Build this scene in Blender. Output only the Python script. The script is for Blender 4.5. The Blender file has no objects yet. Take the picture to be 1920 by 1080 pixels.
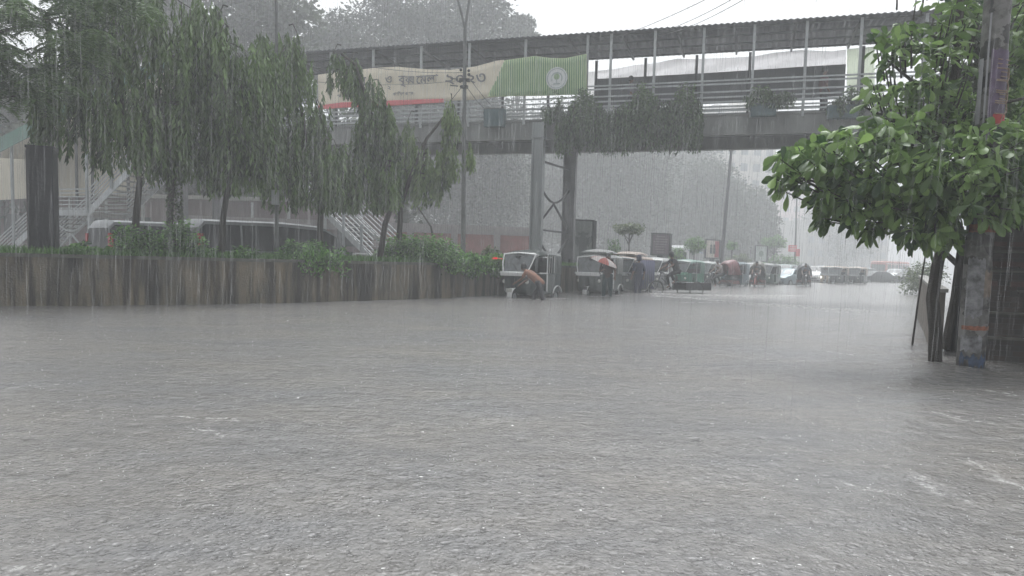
import bpy, bmesh, math, random
import numpy as np
from mathutils import Vector, Matrix, Euler
random.seed(7); rng = np.random.default_rng(11)
PI = math.pi
S = bpy.context.scene
COL = S.collection

# ------------------------------------------------------------------ camera
F = 1400.0; CY = 601.0; CH = 1.1
p_, r_ = math.radians(4.45), math.radians(1.5)
fw = Vector((0, math.cos(p_), -math.sin(p_))); rt0 = Vector((1, 0, 0)); up0 = Vector((0, math.sin(p_), math.cos(p_)))
rt = rt0*math.cos(r_) + up0*math.sin(r_); up = up0*math.cos(r_) - rt0*math.sin(r_)
cd = bpy.data.cameras.new('camera'); cam = bpy.data.objects.new('camera', cd); COL.objects.link(cam); S.camera = cam
M = Matrix((rt, up, -fw)).transposed().to_4x4(); M.translation = Vector((0, 0, CH)); cam.matrix_world = M
cd.sensor_width = 36; cd.lens = 36*F/1920; cd.shift_y = (CY-540)/1920; cd.clip_start = 0.1; cd.clip_end = 2000
CAM = Vector((0, 0, CH))

# ------------------------------------------------------------------ world, sun, exposure
W = bpy.data.worlds.new('World'); S.world = W; W.use_nodes = True
nt = W.node_tree; nt.nodes.clear()
sky = nt.nodes.new('ShaderNodeTexSky'); sky.sky_type = 'NISHITA'; sky.sun_disc = False
sky.sun_elevation = math.radians(65); sky.sun_rotation = math.radians(12); sky.air_density = 1.0; sky.dust_density = 6.0; sky.ozone_density = 1
hs = nt.nodes.new('ShaderNodeHueSaturation'); hs.inputs['Saturation'].default_value = 0.0
bg = nt.nodes.new('ShaderNodeBackground'); bg.inputs['Strength'].default_value = 0.12
wo = nt.nodes.new('ShaderNodeOutputWorld')
nt.links.new(sky.outputs[0], hs.inputs['Color']); mxs = nt.nodes.new('ShaderNodeMix'); mxs.data_type = 'RGBA'; mxs.blend_type = 'MULTIPLY'; mxs.inputs[0].default_value = 1; mxs.inputs[7].default_value = (.955, .975, 1, 1); nt.links.new(hs.outputs[0], mxs.inputs[6]); nt.links.new(mxs.outputs[2], bg.inputs['Color']); nt.links.new(bg.outputs[0], wo.inputs['Surface'])
sd = bpy.data.lights.new('sun', 'SUN'); sun = bpy.data.objects.new('sun', sd); COL.objects.link(sun)
sd.energy = .9; sd.angle = math.radians(40); sd.color = (1, .99, .97)
sun.rotation_euler = Vector((.1, .45, 1.0)).to_track_quat('Z', 'Y').to_euler()
S.view_settings.view_transform = 'Standard'; S.view_settings.look = 'None'; S.view_settings.gamma = 1
S.view_settings.exposure = 1.0
S.cycles.use_denoising = True
S.cycles.max_bounces = 8; S.cycles.volume_bounces = 3; S.cycles.transparent_max_bounces = 16
S.cycles.diffuse_bounces = 3; S.cycles.glossy_bounces = 2; S.cycles.transmission_bounces = 4
S.cycles.caustics_reflective = False; S.cycles.caustics_refractive = False
HAZE = 0.0048

# ------------------------------------------------------------------ pixel -> world
def ray(px, py):
    return (fw + rt*((px-960)/F) + up*((CY-py)/F))
def at(px, py, y):
    d = ray(px, py); return CAM + d*(y/d.y)
def plane_hit(px, py, o, n):
    d = ray(px, py); return CAM + d*((o-CAM).dot(n)/d.dot(n))
def gx(px, y, z=0.0):
    "x of the point at depth y and height z that is seen in column px"
    a, b = -80.0, 80.0
    for _ in range(40):
        m = (a+b)/2; v = Vector((m, y, z))-CAM
        q = 960+F*v.dot(rt)/v.dot(fw)
        if q < px: a = m
        else: b = m
    return (a+b)/2
def G(px, y, z=0.0): return Vector((gx(px, y, z), y, z))

# ------------------------------------------------------------------ materials
MATS = {}
def mat(name, col, rough=.6, metal=0.0, var=.18, scale=6.0, bump=.15, bscale=None, spec=.5, emit=None, stretch=None, col2=None):
    if name in MATS: return MATS[name]
    m = bpy.data.materials.new(name); m.use_nodes = True; t = m.node_tree; b = t.nodes['Principled BSDF']
    b.inputs['Roughness'].default_value = rough; b.inputs['Metallic'].default_value = metal
    b.inputs['Specular IOR Level'].default_value = spec
    tc = t.nodes.new('ShaderNodeTexCoord'); src = tc.outputs['Object']
    if stretch:
        mp = t.nodes.new('ShaderNodeMapping'); mp.inputs['Scale'].default_value = stretch; t.links.new(src, mp.inputs[0]); src = mp.outputs[0]
    n = t.nodes.new('ShaderNodeTexNoise'); n.inputs['Scale'].default_value = scale; n.inputs['Detail'].default_value = 5; n.inputs['Roughness'].default_value = .6
    t.links.new(src, n.inputs['Vector'])
    r = t.nodes.new('ShaderNodeValToRGB'); t.links.new(n.outputs['Fac'], r.inputs[0])
    c2 = col2 or tuple(min(1, c*(1+var)) for c in col)
    c1 = tuple(c*(1-var) for c in col)
    r.color_ramp.elements[0].position = .3; r.color_ramp.elements[1].position = .7
    r.color_ramp.elements[0].color = (*c1, 1); r.color_ramp.elements[1].color = (*c2, 1)
    t.links.new(r.outputs[0], b.inputs['Base Color'])
    if bump:
        bp = t.nodes.new('ShaderNodeBump'); bp.inputs['Strength'].default_value = bump; bp.inputs['Distance'].default_value = .02
        n2 = t.nodes.new('ShaderNodeTexNoise'); n2.inputs['Scale'].default_value = bscale or scale*5; t.links.new(tc.outputs['Object'], n2.inputs['Vector'])
        t.links.new(n2.outputs['Fac'], bp.inputs['Height']); t.links.new(bp.outputs[0], b.inputs['Normal'])
    if emit:
        b.inputs['Emission Color'].default_value = (*emit[0], 1); b.inputs['Emission Strength'].default_value = emit[1]
    MATS[name] = m; return m

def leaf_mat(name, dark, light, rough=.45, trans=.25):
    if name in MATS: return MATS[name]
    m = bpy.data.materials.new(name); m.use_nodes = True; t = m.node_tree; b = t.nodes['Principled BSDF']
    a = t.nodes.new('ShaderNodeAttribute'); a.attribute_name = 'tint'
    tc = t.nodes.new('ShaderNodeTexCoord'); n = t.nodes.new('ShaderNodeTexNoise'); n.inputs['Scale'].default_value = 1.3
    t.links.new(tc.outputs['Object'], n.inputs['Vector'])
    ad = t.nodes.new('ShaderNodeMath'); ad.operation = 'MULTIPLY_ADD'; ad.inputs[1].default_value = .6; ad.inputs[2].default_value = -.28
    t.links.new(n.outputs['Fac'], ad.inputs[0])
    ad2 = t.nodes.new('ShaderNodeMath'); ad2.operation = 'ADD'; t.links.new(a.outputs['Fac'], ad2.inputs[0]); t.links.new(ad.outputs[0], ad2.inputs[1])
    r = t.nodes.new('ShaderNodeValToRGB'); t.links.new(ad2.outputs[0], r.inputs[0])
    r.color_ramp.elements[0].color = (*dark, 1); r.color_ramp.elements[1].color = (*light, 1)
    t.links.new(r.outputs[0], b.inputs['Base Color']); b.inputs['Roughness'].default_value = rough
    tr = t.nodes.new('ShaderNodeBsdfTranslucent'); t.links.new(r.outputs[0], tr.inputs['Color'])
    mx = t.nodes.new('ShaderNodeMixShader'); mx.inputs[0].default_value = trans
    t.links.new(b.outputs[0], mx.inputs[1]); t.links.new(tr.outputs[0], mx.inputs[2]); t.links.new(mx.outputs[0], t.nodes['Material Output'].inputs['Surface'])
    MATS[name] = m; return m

def trans_mat(m, f=.5):
    t = m.node_tree; b = t.nodes['Principled BSDF']; src = b.inputs['Base Color'].links[0].from_socket
    tr = t.nodes.new('ShaderNodeBsdfTranslucent'); t.links.new(src, tr.inputs['Color']); mx = t.nodes.new('ShaderNodeMixShader'); mx.inputs[0].default_value = f
    t.links.new(b.outputs[0], mx.inputs[1]); t.links.new(tr.outputs[0], mx.inputs[2]); t.links.new(mx.outputs[0], t.nodes['Material Output'].inputs['Surface']); return m
def glass_mat(name='window_glass', col=(.03, .035, .04)):
    return mat(name, col, rough=.08, var=.1, bump=0, spec=.8)

# ------------------------------------------------------------------ mesh helpers
class MB:
    def __init__(s): s.v = []; s.f = []; s.m = []; s.mats = []; s.cur = 0
    def use(s, m):
        if m not in s.mats: s.mats.append(m)
        s.cur = s.mats.index(m); return s
    def add(s, vs, fs, M4=None):
        o = len(s.v)
        for v in vs:
            v = Vector(v); s.v.append(tuple(M4 @ v if M4 else v))
        for f in fs: s.f.append(tuple(i+o for i in f)); s.m.append(s.cur)
        return s
    def box(s, c, size, rot=None, taper=1.0, M4=None):
        x, y, z = (a/2 for a in size); R = (rot or Euler()).to_matrix() if not isinstance(rot, Matrix) else rot
        vs = []
        for k, zz in enumerate((-z, z)):
            t = taper if k else 1
            for a, b in ((-x, -y), (x, -y), (x, y), (-x, y)): vs.append(Vector(c)+R @ Vector((a*t, b*t, zz)))
        return s.add(vs, [(3, 2, 1, 0), (4, 5, 6, 7), (0, 1, 5, 4), (1, 2, 6, 5), (2, 3, 7, 6), (3, 0, 4, 7)], M4)
    def bar(s, a, b, w, h=None, M4=None, roll=0):
        a = Vector(a); b = Vector(b); h = h or w; d = (b-a); L = d.length
        if L < 1e-6: return s
        z = d/L; u = Vector((0, 0, 1)) if abs(z.z) < .95 else Vector((0, 1, 0))
        x = z.cross(u).normalized(); y = x.cross(z)
        R = Matrix((x, y, z)).transposed()
        return s.box((a+b)/2, (w, h, L), R, M4=M4)
    def tube(s, pts, rad, n=8, cap=True, M4=None):
        pts = [Vector(p) for p in pts]; N = len(pts)
        if not hasattr(rad, '__len__'): rad = [rad]*N
        vs = []; ref = Vector((.13, .37, .91)).normalized(); px = None
        for i, p in enumerate(pts):
            t = (pts[min(i+1, N-1)]-pts[max(i-1, 0)]).normalized()
            if px is None:
                a = ref if abs(t.dot(ref)) < .9 else Vector((1, 0, 0))
                px = (a-t*a.dot(t)).normalized()
            else:
                px = (px-t*px.dot(t))
                px = px.normalized() if px.length > 1e-6 else Vector((1, 0, 0))
            py = t.cross(px)
            for k in range(n):
                an = 2*PI*k/n; vs.append(p+px*math.cos(an)*rad[i]+py*math.sin(an)*rad[i])
        fs = [(i*n+k, i*n+(k+1) % n, (i+1)*n+(k+1) % n, (i+1)*n+k) for i in range(N-1) for k in range(n)]
        if cap: fs += [tuple(range(n-1, -1, -1)), tuple((N-1)*n+k for k in range(n))]
        return s.add(vs, fs, M4)
    def prism(s, poly, y0, y1, M4=None):
        n = len(poly); vs = [(x, y0, z) for x, z in poly]+[(x, y1, z) for x, z in poly]
        fs = [tuple(range(n)), tuple(range(2*n-1, n-1, -1))]+[(i, i+n, (i+1) % n+n, (i+1) % n) for i in range(n)]
        return s.add(vs, fs, M4)
    def loft(s, rings, closed=True, cap=True, M4=None):
        n = len(rings[0]); vs = [v for r in rings for v in r]; fs = []
        for i in range(len(rings)-1):
            for k in range(n if closed else n-1):
                fs.append((i*n+k, i*n+(k+1) % n, (i+1)*n+(k+1) % n, (i+1)*n+k))
        if cap and closed: fs += [tuple(range(n-1, -1, -1)), tuple((len(rings)-1)*n+k for k in range(n))]
        return s.add(vs, fs, M4)
    def ball(s, c, r, nu=10, nv=7, M4=None):
        c = Vector(c); r = Vector(r) if hasattr(r, '__len__') else Vector((r, r, r)); rings = []
        for j in range(nv+1):
            a = PI*j/nv; rings.append([c+Vector((r.x*math.sin(a+1e-4)*math.cos(2*PI*k/nu), r.y*math.sin(a+1e-4)*math.sin(2*PI*k/nu), -r.z*math.cos(a))) for k in range(nu)])
        return s.loft(rings, M4=M4)
    def wheel(s, c, r, w, ty, rm, n=18, M4=None):
        c = Vector(c)
        prof = [(r*.62, -w*.35), (r*.8, -w*.5), (r*.97, -w*.4), (r, 0), (r*.97, w*.4), (r*.8, w*.5), (r*.62, w*.35)]
        rings = [[c+Vector((pr*math.cos(2*PI*k/n), pw, pr*math.sin(2*PI*k/n))) for pr, pw in prof] for k in range(n+1)]
        s.use(ty); s.loft(rings, closed=False, M4=M4)
        s.use(rm)
        for sg in (-1, 1):
            s.add([c+Vector((r*.64*math.cos(2*PI*k/n), sg*w*.3, r*.64*math.sin(2*PI*k/n))) for k in range(n)], [tuple(range(n))], M4)
        s.tube([c+Vector((0, -w*.5, 0)), c+Vector((0, w*.5, 0))], r*.16, 8, M4=M4)
        return s
    def build(s, name, m=None, parent=None, smooth=False):
        me = bpy.data.meshes.new(name); me.from_pydata(s.v, [], s.f)
        if s.mats:
            for mm in s.mats: me.materials.append(mm)
            me.polygons.foreach_set('material_index', s.m)
        elif m: me.materials.append(m)
        if smooth:
            me.polygons.foreach_set('use_smooth', [True]*len(me.polygons))
            try: me.set_sharp_from_angle(angle=math.radians(40))
            except Exception: pass
        me.update()
        o = bpy.data.objects.new(name, me); COL.objects.link(o)
        if parent: o.parent = parent
        return o
def one(m): return MB().use(m)

def tag(o, label=None, cat=None, group=None, kind=None):
    if label: o['label'] = label
    if cat: o['category'] = cat
    if group: o['group'] = group
    if kind: o['kind'] = kind
    return o
def thing(name, label, cat, loc=(0, 0, 0), rz=0, group=None):
    o = bpy.data.objects.new(name, None); COL.objects.link(o); o.location = loc; o.rotation_euler = (0, 0, rz); o.empty_display_size = .2
    return tag(o, label, cat, group)
def kids(o): return [c for c in bpy.data.objects if c.parent == o]
def dup(root, loc, rz, label):
    def cp(o, par):
        c = o.copy(); COL.objects.link(c)
        if par: c.parent = par
        for k in kids(o): cp(k, c)
        return c
    r = cp(root, None); r.location = loc; r.rotation_euler = (0, 0, rz); r['label'] = label
    return r

def leaves(name, P, D, L, Wd, m, parent=None, tint=None, fold=.25, blunt=False):
    "many leaf-sized folded faces: P centres of the leaf base, D long axes"
    P = np.asarray(P, float); D = np.asarray(D, float); n = len(P)
    D = D/np.linalg.norm(D, axis=1, keepdims=True)
    R = rng.normal(size=(n, 3)); Sd = np.cross(D, R); Sd /= np.linalg.norm(Sd, axis=1, keepdims=True)+1e-9
    N = np.cross(Sd, D)
    L = np.broadcast_to(L, (n,))[:, None]; Wd = np.broadcast_to(Wd, (n,))[:, None]
    if not blunt:
        v = np.stack([P, P+D*L*.45+Sd*Wd*.5+N*Wd*fold, P+D*L, P+D*L*.45-Sd*Wd*.5+N*Wd*fold], 1)
        nv = 4; faces = np.array([[0, 1, 2], [0, 2, 3]])
    else:   # obovate, drooping at the tip
        dn = np.zeros_like(D); dn[:, 2] = -1
        cu = rng.uniform(.0, .3, n)[:, None]
        def pt(f, w, dz): return P+D*L*f+Sd*Wd*w+N*Wd*abs(w)*.3+dn*L*dz*cu*4
        v = np.stack([P, pt(.3, .2, .0), pt(.6, .43, .04), pt(.85, .42, .12), pt(.97, .2, .2), pt(1.02, 0, .25), pt(.97, -.2, .2), pt(.85, -.42, .12), pt(.6, -.43, .04), pt(.3, -.2, .0), pt(.3, 0, .0), pt(.6, 0, .04), pt(.85, 0, .12)], 1)
        nv = 13; faces = [[0, 1, 10], [1, 2, 11, 10], [2, 3, 12, 11], [3, 4, 5, 12], [12, 5, 6, 7], [11, 12, 7, 8], [10, 11, 8, 9], [0, 10, 9]]
    me = bpy.data.meshes.new(name)
    verts = v.reshape(-1, 3)
    lens = [len(f) for f in faces]; flat = np.concatenate([np.array(f) for f in faces])
    loops = (flat[None, :] + (np.arange(n)*nv)[:, None]).ravel()
    totals = np.tile(lens, n); starts = np.concatenate([[0], np.cumsum(totals)[:-1]])
    me.vertices.add(len(verts)); me.vertices.foreach_set('co', verts.ravel().astype(np.float32))
    me.loops.add(len(loops)); me.loops.foreach_set('vertex_index', loops.astype(np.int32))
    me.polygons.add(len(totals)); me.polygons.foreach_set('loop_start', starts.astype(np.int32)); me.polygons.foreach_set('loop_total', totals.astype(np.int32))
    if tint is None: tint = rng.random(n)
    at_ = me.attributes.new('tint', 'FLOAT', 'POINT'); at_.data.foreach_set('value', np.repeat(tint, nv).astype(np.float32))
    me.materials.append(m); me.update(calc_edges=True); me.validate()
    if blunt: me.polygons.foreach_set('use_smooth', np.ones(len(totals), bool))
    o = bpy.data.objects.new(name, me); COL.objects.link(o)
    if parent: o.parent = parent
    return o

# common materials
bark = mat('bark', (.045, .04, .035), .85, bump=.8, scale=14, stretch=(1, 1, .25), var=.4)
bark2 = mat('bark_pale', (.12, .11, .09), .85, bump=.8, scale=14, stretch=(1, 1, .25), var=.4)
steel = mat('painted_steel', (.26, .28, .29), .45, .2, var=.2, scale=3)
steel_l = mat('pale_painted_steel', (.36, .38, .39), .4, .1, var=.2, scale=3)
steel_d = mat('dark_steel', (.035, .038, .042), .5, .3, var=.3)
conc = mat('concrete', (.28, .275, .26), .8, var=.25, scale=2.5, bump=.4)
rubber = mat('rubber', (.02, .02, .02), .7, bump=0)
black = mat('black_plastic', (.025, .025, .028), .4, bump=0)
chrome = mat('chrome', (.6, .6, .6), .2, .9, bump=0)
white_p = mat('white_paint', (.72, .73, .73), .25, var=.06, bump=0)
glass = glass_mat()

# ================================================================== SETTING
# ---- water
def water_mat():
    m = bpy.data.materials.new('flood_water'); m.use_nodes = True; t = m.node_tree; b = t.nodes['Principled BSDF']; L = t.links.new
    tc = t.nodes.new('ShaderNodeTexCoord'); co = tc.outputs['Object']
    def nd(k, **kw):
        n = t.nodes.new(k)
        for a, v in kw.items():
            if a in n.inputs: n.inputs[a].default_value = v
            else: setattr(n, a, v)
        return n
    def mapped(scale, loc=(0, 0, 0), rz=0):
        mp = nd('ShaderNodeMapping'); mp.inputs['Scale'].default_value = scale; mp.inputs['Location'].default_value = loc; mp.inputs['Rotation'].default_value = (0, 0, rz); L(co, mp.inputs[0]); return mp.outputs[0]
    def noise(vec, sc, det=3, rough=.55):
        n = nd('ShaderNodeTexNoise', Scale=sc, Detail=det, Roughness=rough); L(vec, n.inputs['Vector']); return n.outputs['Fac']
    def math_(op, a, b_=None, c=None):
        n = nd('ShaderNodeMath'); n.operation = op
        for i, q in enumerate((a, b_, c)):
            if q is None: continue
            if isinstance(q, (int, float)): n.inputs[i].default_value = q
            else: L(q, n.inputs[i])
        return n.outputs[0]
    def ramp(f, a, b_):
        n = nd('ShaderNodeMapRange'); n.inputs['From Min'].default_value = a; n.inputs['From Max'].default_value = b_; L(f, n.inputs['Value']); return n.outputs[0]
    # drop rings: distance to scattered points
    def rings(sc, freq, loc):
        wv = nd('ShaderNodeVectorMath'); wv.operation = 'ADD'
        v = nd('ShaderNodeTexVoronoi', Scale=sc, Randomness=1.0); L(mapped((1, 1, 1), loc), v.inputs['Vector'])
        d = v.outputs['Distance']
        ring = math_('MULTIPLY', math_('SINE', math_('MULTIPLY', d, freq)), math_('POWER', 2.718, math_('MULTIPLY', d, -5.0)))
        # each drop has its own strength
        sp = nd('ShaderNodeSeparateColor'); L(v.outputs['Color'], sp.inputs[0])
        return math_('MULTIPLY', ring, math_('POWER', sp.outputs[0], 1.5))
    def dents(sc, sharp, loc, pw):
        v = nd('ShaderNodeTexVoronoi', Scale=sc, Randomness=1.0); L(mapped((1, 1, 1), loc), v.inputs['Vector']); d = v.outputs['Distance']
        sp = nd('ShaderNodeSeparateColor'); L(v.outputs['Color'], sp.inputs[0])
        g_ = math_('POWER', 2.718, math_('MULTIPLY', math_('MULTIPLY', d, d), -sharp)); rim = math_('MULTIPLY', math_('SINE', math_('MULTIPLY', d, 15)), math_('POWER', 2.718, math_('MULTIPLY', d, -4.0)))
        return math_('MULTIPLY', math_('SUBTRACT', math_('MULTIPLY', rim, .45), g_), math_('POWER', sp.outputs[0], pw))
    h = math_('MULTIPLY', dents(17, 20, (0, 0, 0), 2.2), .014)
    h = math_('ADD', h, math_('MULTIPLY', dents(29, 16, (3.3, 7.1, 0), 1.6), .0125))
    h = math_('ADD', h, math_('MULTIPLY', dents(47, 14, (5.1, 1.7, 0), 1.0), .0065))
    h = math_('ADD', h, math_('MULTIPLY', dents(6.5, 18, (2.2, 9.7, 0), 2.2), .015))
    h = math_('ADD', h, math_('MULTIPLY', rings(5.5, 34, (9.3, 2.1, 0)), .006))
    h = math_('ADD', h, math_('MULTIPLY', noise(mapped((1, 1.8, 1), rz=.35), 1.1, 3), .028))
    h = math_('ADD', h, math_('MULTIPLY', noise(mapped((1, 1, 1), rz=-.25), 5.5, 5, .68), .018))
    h = math_('ADD', h, math_('MULTIPLY', noise(co, 40, 3, .7), .004))
    # rough current on the right
    sx = nd('ShaderNodeSeparateXYZ'); L(co, sx.inputs[0])
    cur = math_('MULTIPLY', ramp(sx.outputs[0], 1.2, 4.5), ramp(sx.outputs[1], 16, 9))
    h = math_('ADD', h, math_('MULTIPLY', math_('MULTIPLY', noise(mapped((1, 1.6, 1), rz=-.5), 3.2, 5, .65), cur), .11))
    bp = nd('ShaderNodeBump', Strength=1.0, Distance=1.0); L(h, bp.inputs['Height']); L(bp.outputs[0], b.inputs['Normal'])
    # silty colour in drifting patches
    r = nd('ShaderNodeValToRGB'); L(noise(mapped((1, 1.7, 1)), .45, 6, .65), r.inputs[0])
    e = r.color_ramp.elements; e[0].position = .3; e[0].color = (.152, .153, .157, 1); e[1].position = .8; e[1].color = (.203, .188, .166, 1)
    # foam flecks
    fl = ramp(noise(co, 26, 2, .5), .735, .775)
    # foam lines: world-space streaks (a, b in metres)
    foam = fl
    def streak(x0, y0, x1, y1, w, seed):
        d = Vector((x1-x0, y1-y0)); ln = d.length; ang = math.atan2(d.y, d.x)
        dx = math_('SUBTRACT', sx.outputs[0], x0); dy = math_('SUBTRACT', sx.outputs[1], y0)
        a = math_('ADD', math_('MULTIPLY', dx, math.cos(ang)), math_('MULTIPLY', dy, math.sin(ang)))
        c = math_('ADD', math_('MULTIPLY', dx, -math.sin(ang)), math_('MULTIPLY', dy, math.cos(ang)))
        wob = math_('MULTIPLY_ADD', noise(mapped((1, 1, 1), (seed, 0, 0)), 2.2/max(.3, w*6), 3), w*4, -w*2)
        c = math_('ABSOLUTE', math_('ADD', c, wob))
        lat = math_('POWER', ramp(c, w, 0.0), 1.6); lon = math_('MULTIPLY', ramp(a, 0, ln*.2), ramp(a, ln, ln*.8))
        br = ramp(noise(mapped((1, 1, 1), (0, seed, 0)), 1.4/w if w < .2 else 6, 4, .7), .42, .62)
        return math_('MULTIPLY', math_('MULTIPLY', lat, lon), br)
    for (a, b_, w, sd_, k) in STREAKS:
        foam = math_('MAXIMUM', foam, math_('MULTIPLY', streak(a.x, a.y, b_.x, b_.y, w*1.9, sd_), k*.5))
    mx = nd('ShaderNodeMix'); mx.data_type = 'RGBA'
    L(foam, mx.inputs['Factor']); L(r.outputs[0], mx.inputs[6]); mx.inputs[7].default_value = (.62, .62, .60, 1)
    # mottle: silt and bubble specks, with ripple and drop-pit shading put into the colour
    mot = math_('ADD', math_('MULTIPLY', ramp(noise(co, 34, 2, .6), .3, .7), .5), math_('MULTIPLY', ramp(noise(co, 9, 4, .7), .35, .65), .5))
    mm = nd('ShaderNodeMix'); mm.data_type = 'RGBA'; mm.blend_type = 'MULTIPLY'; mm.inputs[0].default_value = 1; L(mx.outputs[2], mm.inputs[6])
    cr_ = nd('ShaderNodeValToRGB'); L(mot, cr_.inputs[0]); cr_.color_ramp.elements[0].color = (.80, .80, .81, 1); cr_.color_ramp.elements[0].position = .2; cr_.color_ramp.elements[1].color = (1.15, 1.15, 1.15, 1); cr_.color_ramp.elements[1].position = .8
    L(cr_.outputs[0], mm.inputs[7]); L(mm.outputs[2], b.inputs['Base Color'])
    L(math_('MULTIPLY_ADD', foam, .4, .2), b.inputs['Roughness']); b.inputs['IOR'].default_value = 1.33; b.inputs['Specular IOR Level'].default_value = .8
    return m
def W0(px, py):
    d = ray(px, py); return CAM+d*(-CH/d.z)
STREAKS = [(W0(1130, 549), W0(1560, 556), 1.6, 21.0, .8), (W0(1230, 566), W0(1500, 570), .5, 23.0, .6), (W0(960, 562), W0(1080, 560), .25, 25., .9), (W0(1085, 556), W0(1175, 553), .3, 26., .9), (W0(1700, 668), W0(1860, 700), .05, 27., .8), (W0(1500, 655), W0(1640, 668), .06, 28., .6), (W0(300, 778), W0(470, 792), .035, 1.0, .9), (W0(345, 800), W0(425, 822), .03, 5.0, .8), (W0(1180, 550), W0(1720, 592), .8, 2.0, .9),
           (W0(1690, 885), W0(1850, 955), .05, 3.0, .9), (W0(1800, 860), W0(1960, 930), .05, 4.0, .85), (W0(1720, 770), W0(1900, 800), .05, 6.0, .7),
           (W0(1480, 675), W0(1580, 680), .05, 7.0, .6), (W0(1790, 725), W0(1930, 745), .05, 8.0, .7), (W0(0, 1070), W0(130, 1052), .03, 9.0, .7),
           (W0(1900, 660), W0(1700, 676), .04, 11.0, .5), (W0(0, 728), W0(170, 718), .03, 12., .5), (W0(1560, 905), W0(1700, 935), .04, 13., .5)]
wm = water_mat()
me = bpy.data.meshes.new('water')
# one sheet, fine near the viewer with real swell, coarse far out
ys = [-30, -6, 0.5]+list(np.geomspace(1.2, 60, 190))+[90, 140, 250, 500, 900]
vs = []; nx = 150
for y in ys:
    hw = 40+abs(y)*1.2
    for i in range(nx+1):
        u = (i/nx*2-1); u = math.copysign(abs(u)**2.2, u); x = u*hw
        z = 0
        if 1 < y < 60:
            z = .006*math.sin(x*1.9+y*2.6+.8*math.sin(y*.9))+.005*math.sin(-x*2.7+y*3.4+math.sin(x*1.3))+.003*math.sin(x*6.1+y*4.9)
            if x > 1.5 and y < 14: z += min(1, (x-1.5)/2)*(.018*math.sin(x*4.1-y*5.2+math.sin(y*2.2))+.012*math.sin(x*8.3+y*6.7))
            z *= min(1, (60-y)/40)*.8
        vs.append((x, y, z))
fs = [(j*(nx+1)+i, j*(nx+1)+i+1, (j+1)*(nx+1)+i+1, (j+1)*(nx+1)+i) for j in range(len(ys)-1) for i in range(nx)]
me.from_pydata(vs, [], fs); me.polygons.foreach_set('use_smooth', [True]*len(me.polygons)); me.materials.append(wm)
water = bpy.data.objects.new('water', me); COL.objects.link(water); tag(water, kind='structure')

# ---- splashes: small crowns and beads thrown up by the rain
mb = one(mat('splash_water', (.6, .61, .62), .2, bump=0, var=.05))
for _ in range(1700):
    y = 1.7*math.exp(random.random()*2.3); x = random.uniform(-.75, .75)*y
    r = random.uniform(.0006, .0015)*(1+y*.14)
    h = random.random()**2*.035
    mb.ball((x, y, .01+h), (r, r, r*random.uniform(.7, 1.8)), 5, 3)
    if random.random() < .12:
        for k in range(4):
            a = random.random()*6.28; mb.ball((x+math.cos(a)*.02, y+math.sin(a)*.02, .018), r*.7, 4, 3)
tag(mb.build('splashes', None, None, True), 'white rain splashes thrown up over the flood water', 'splashes', kind='stuff')

# ---- median wall + planted strip
MED = [(-19, 10.2), (-14, 12.3), (-9.9, 14.3), (-6.65, 16.6), (-4.1, 19.3), (-1.8, 22.6), (.15, 25.9), (2.05, 28.6), (4.6, 33.6), (8.5, 42), (13.4, 52), (19, 62), (30, 82), (41, 101)]
def crv(pts, n=8):
    P = [Vector((x, y, 0)) for x, y in pts]; out = []
    for i in range(len(P)-1):
        p0 = P[max(0, i-1)]; p1 = P[i]; p2 = P[i+1]; p3 = P[min(len(P)-1, i+2)]
        for k in range(n):
            t = k/n; out.append(.5*((2*p1)+(p2-p0)*t+(2*p0-5*p1+4*p2-p3)*t*t+(3*p1-p0-3*p2+p3)*t**3))
    out.append(P[-1]); return out
MC = crv(MED)
def nrm(i):
    t = (MC[min(i+1, len(MC)-1)]-MC[max(i-1, 0)]).normalized(); return Vector((-t.y, t.x, 0))
def med(px, back=0.0, z=0.0):
    "point on the median seen in column px, `back` metres behind the wall face"
    best = None
    for i in range(len(MC)-1):
        for k in range(6):
            p = MC[i].lerp(MC[i+1], k/6)+nrm(i)*back; v = Vector((p.x, p.y, z))-CAM
            q = 960+F*v.dot(rt)/v.dot(fw)
            if best is None or abs(q-px) < best[0]: best = (abs(q-px), Vector((p.x, p.y, z)))
    return best[1]
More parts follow.
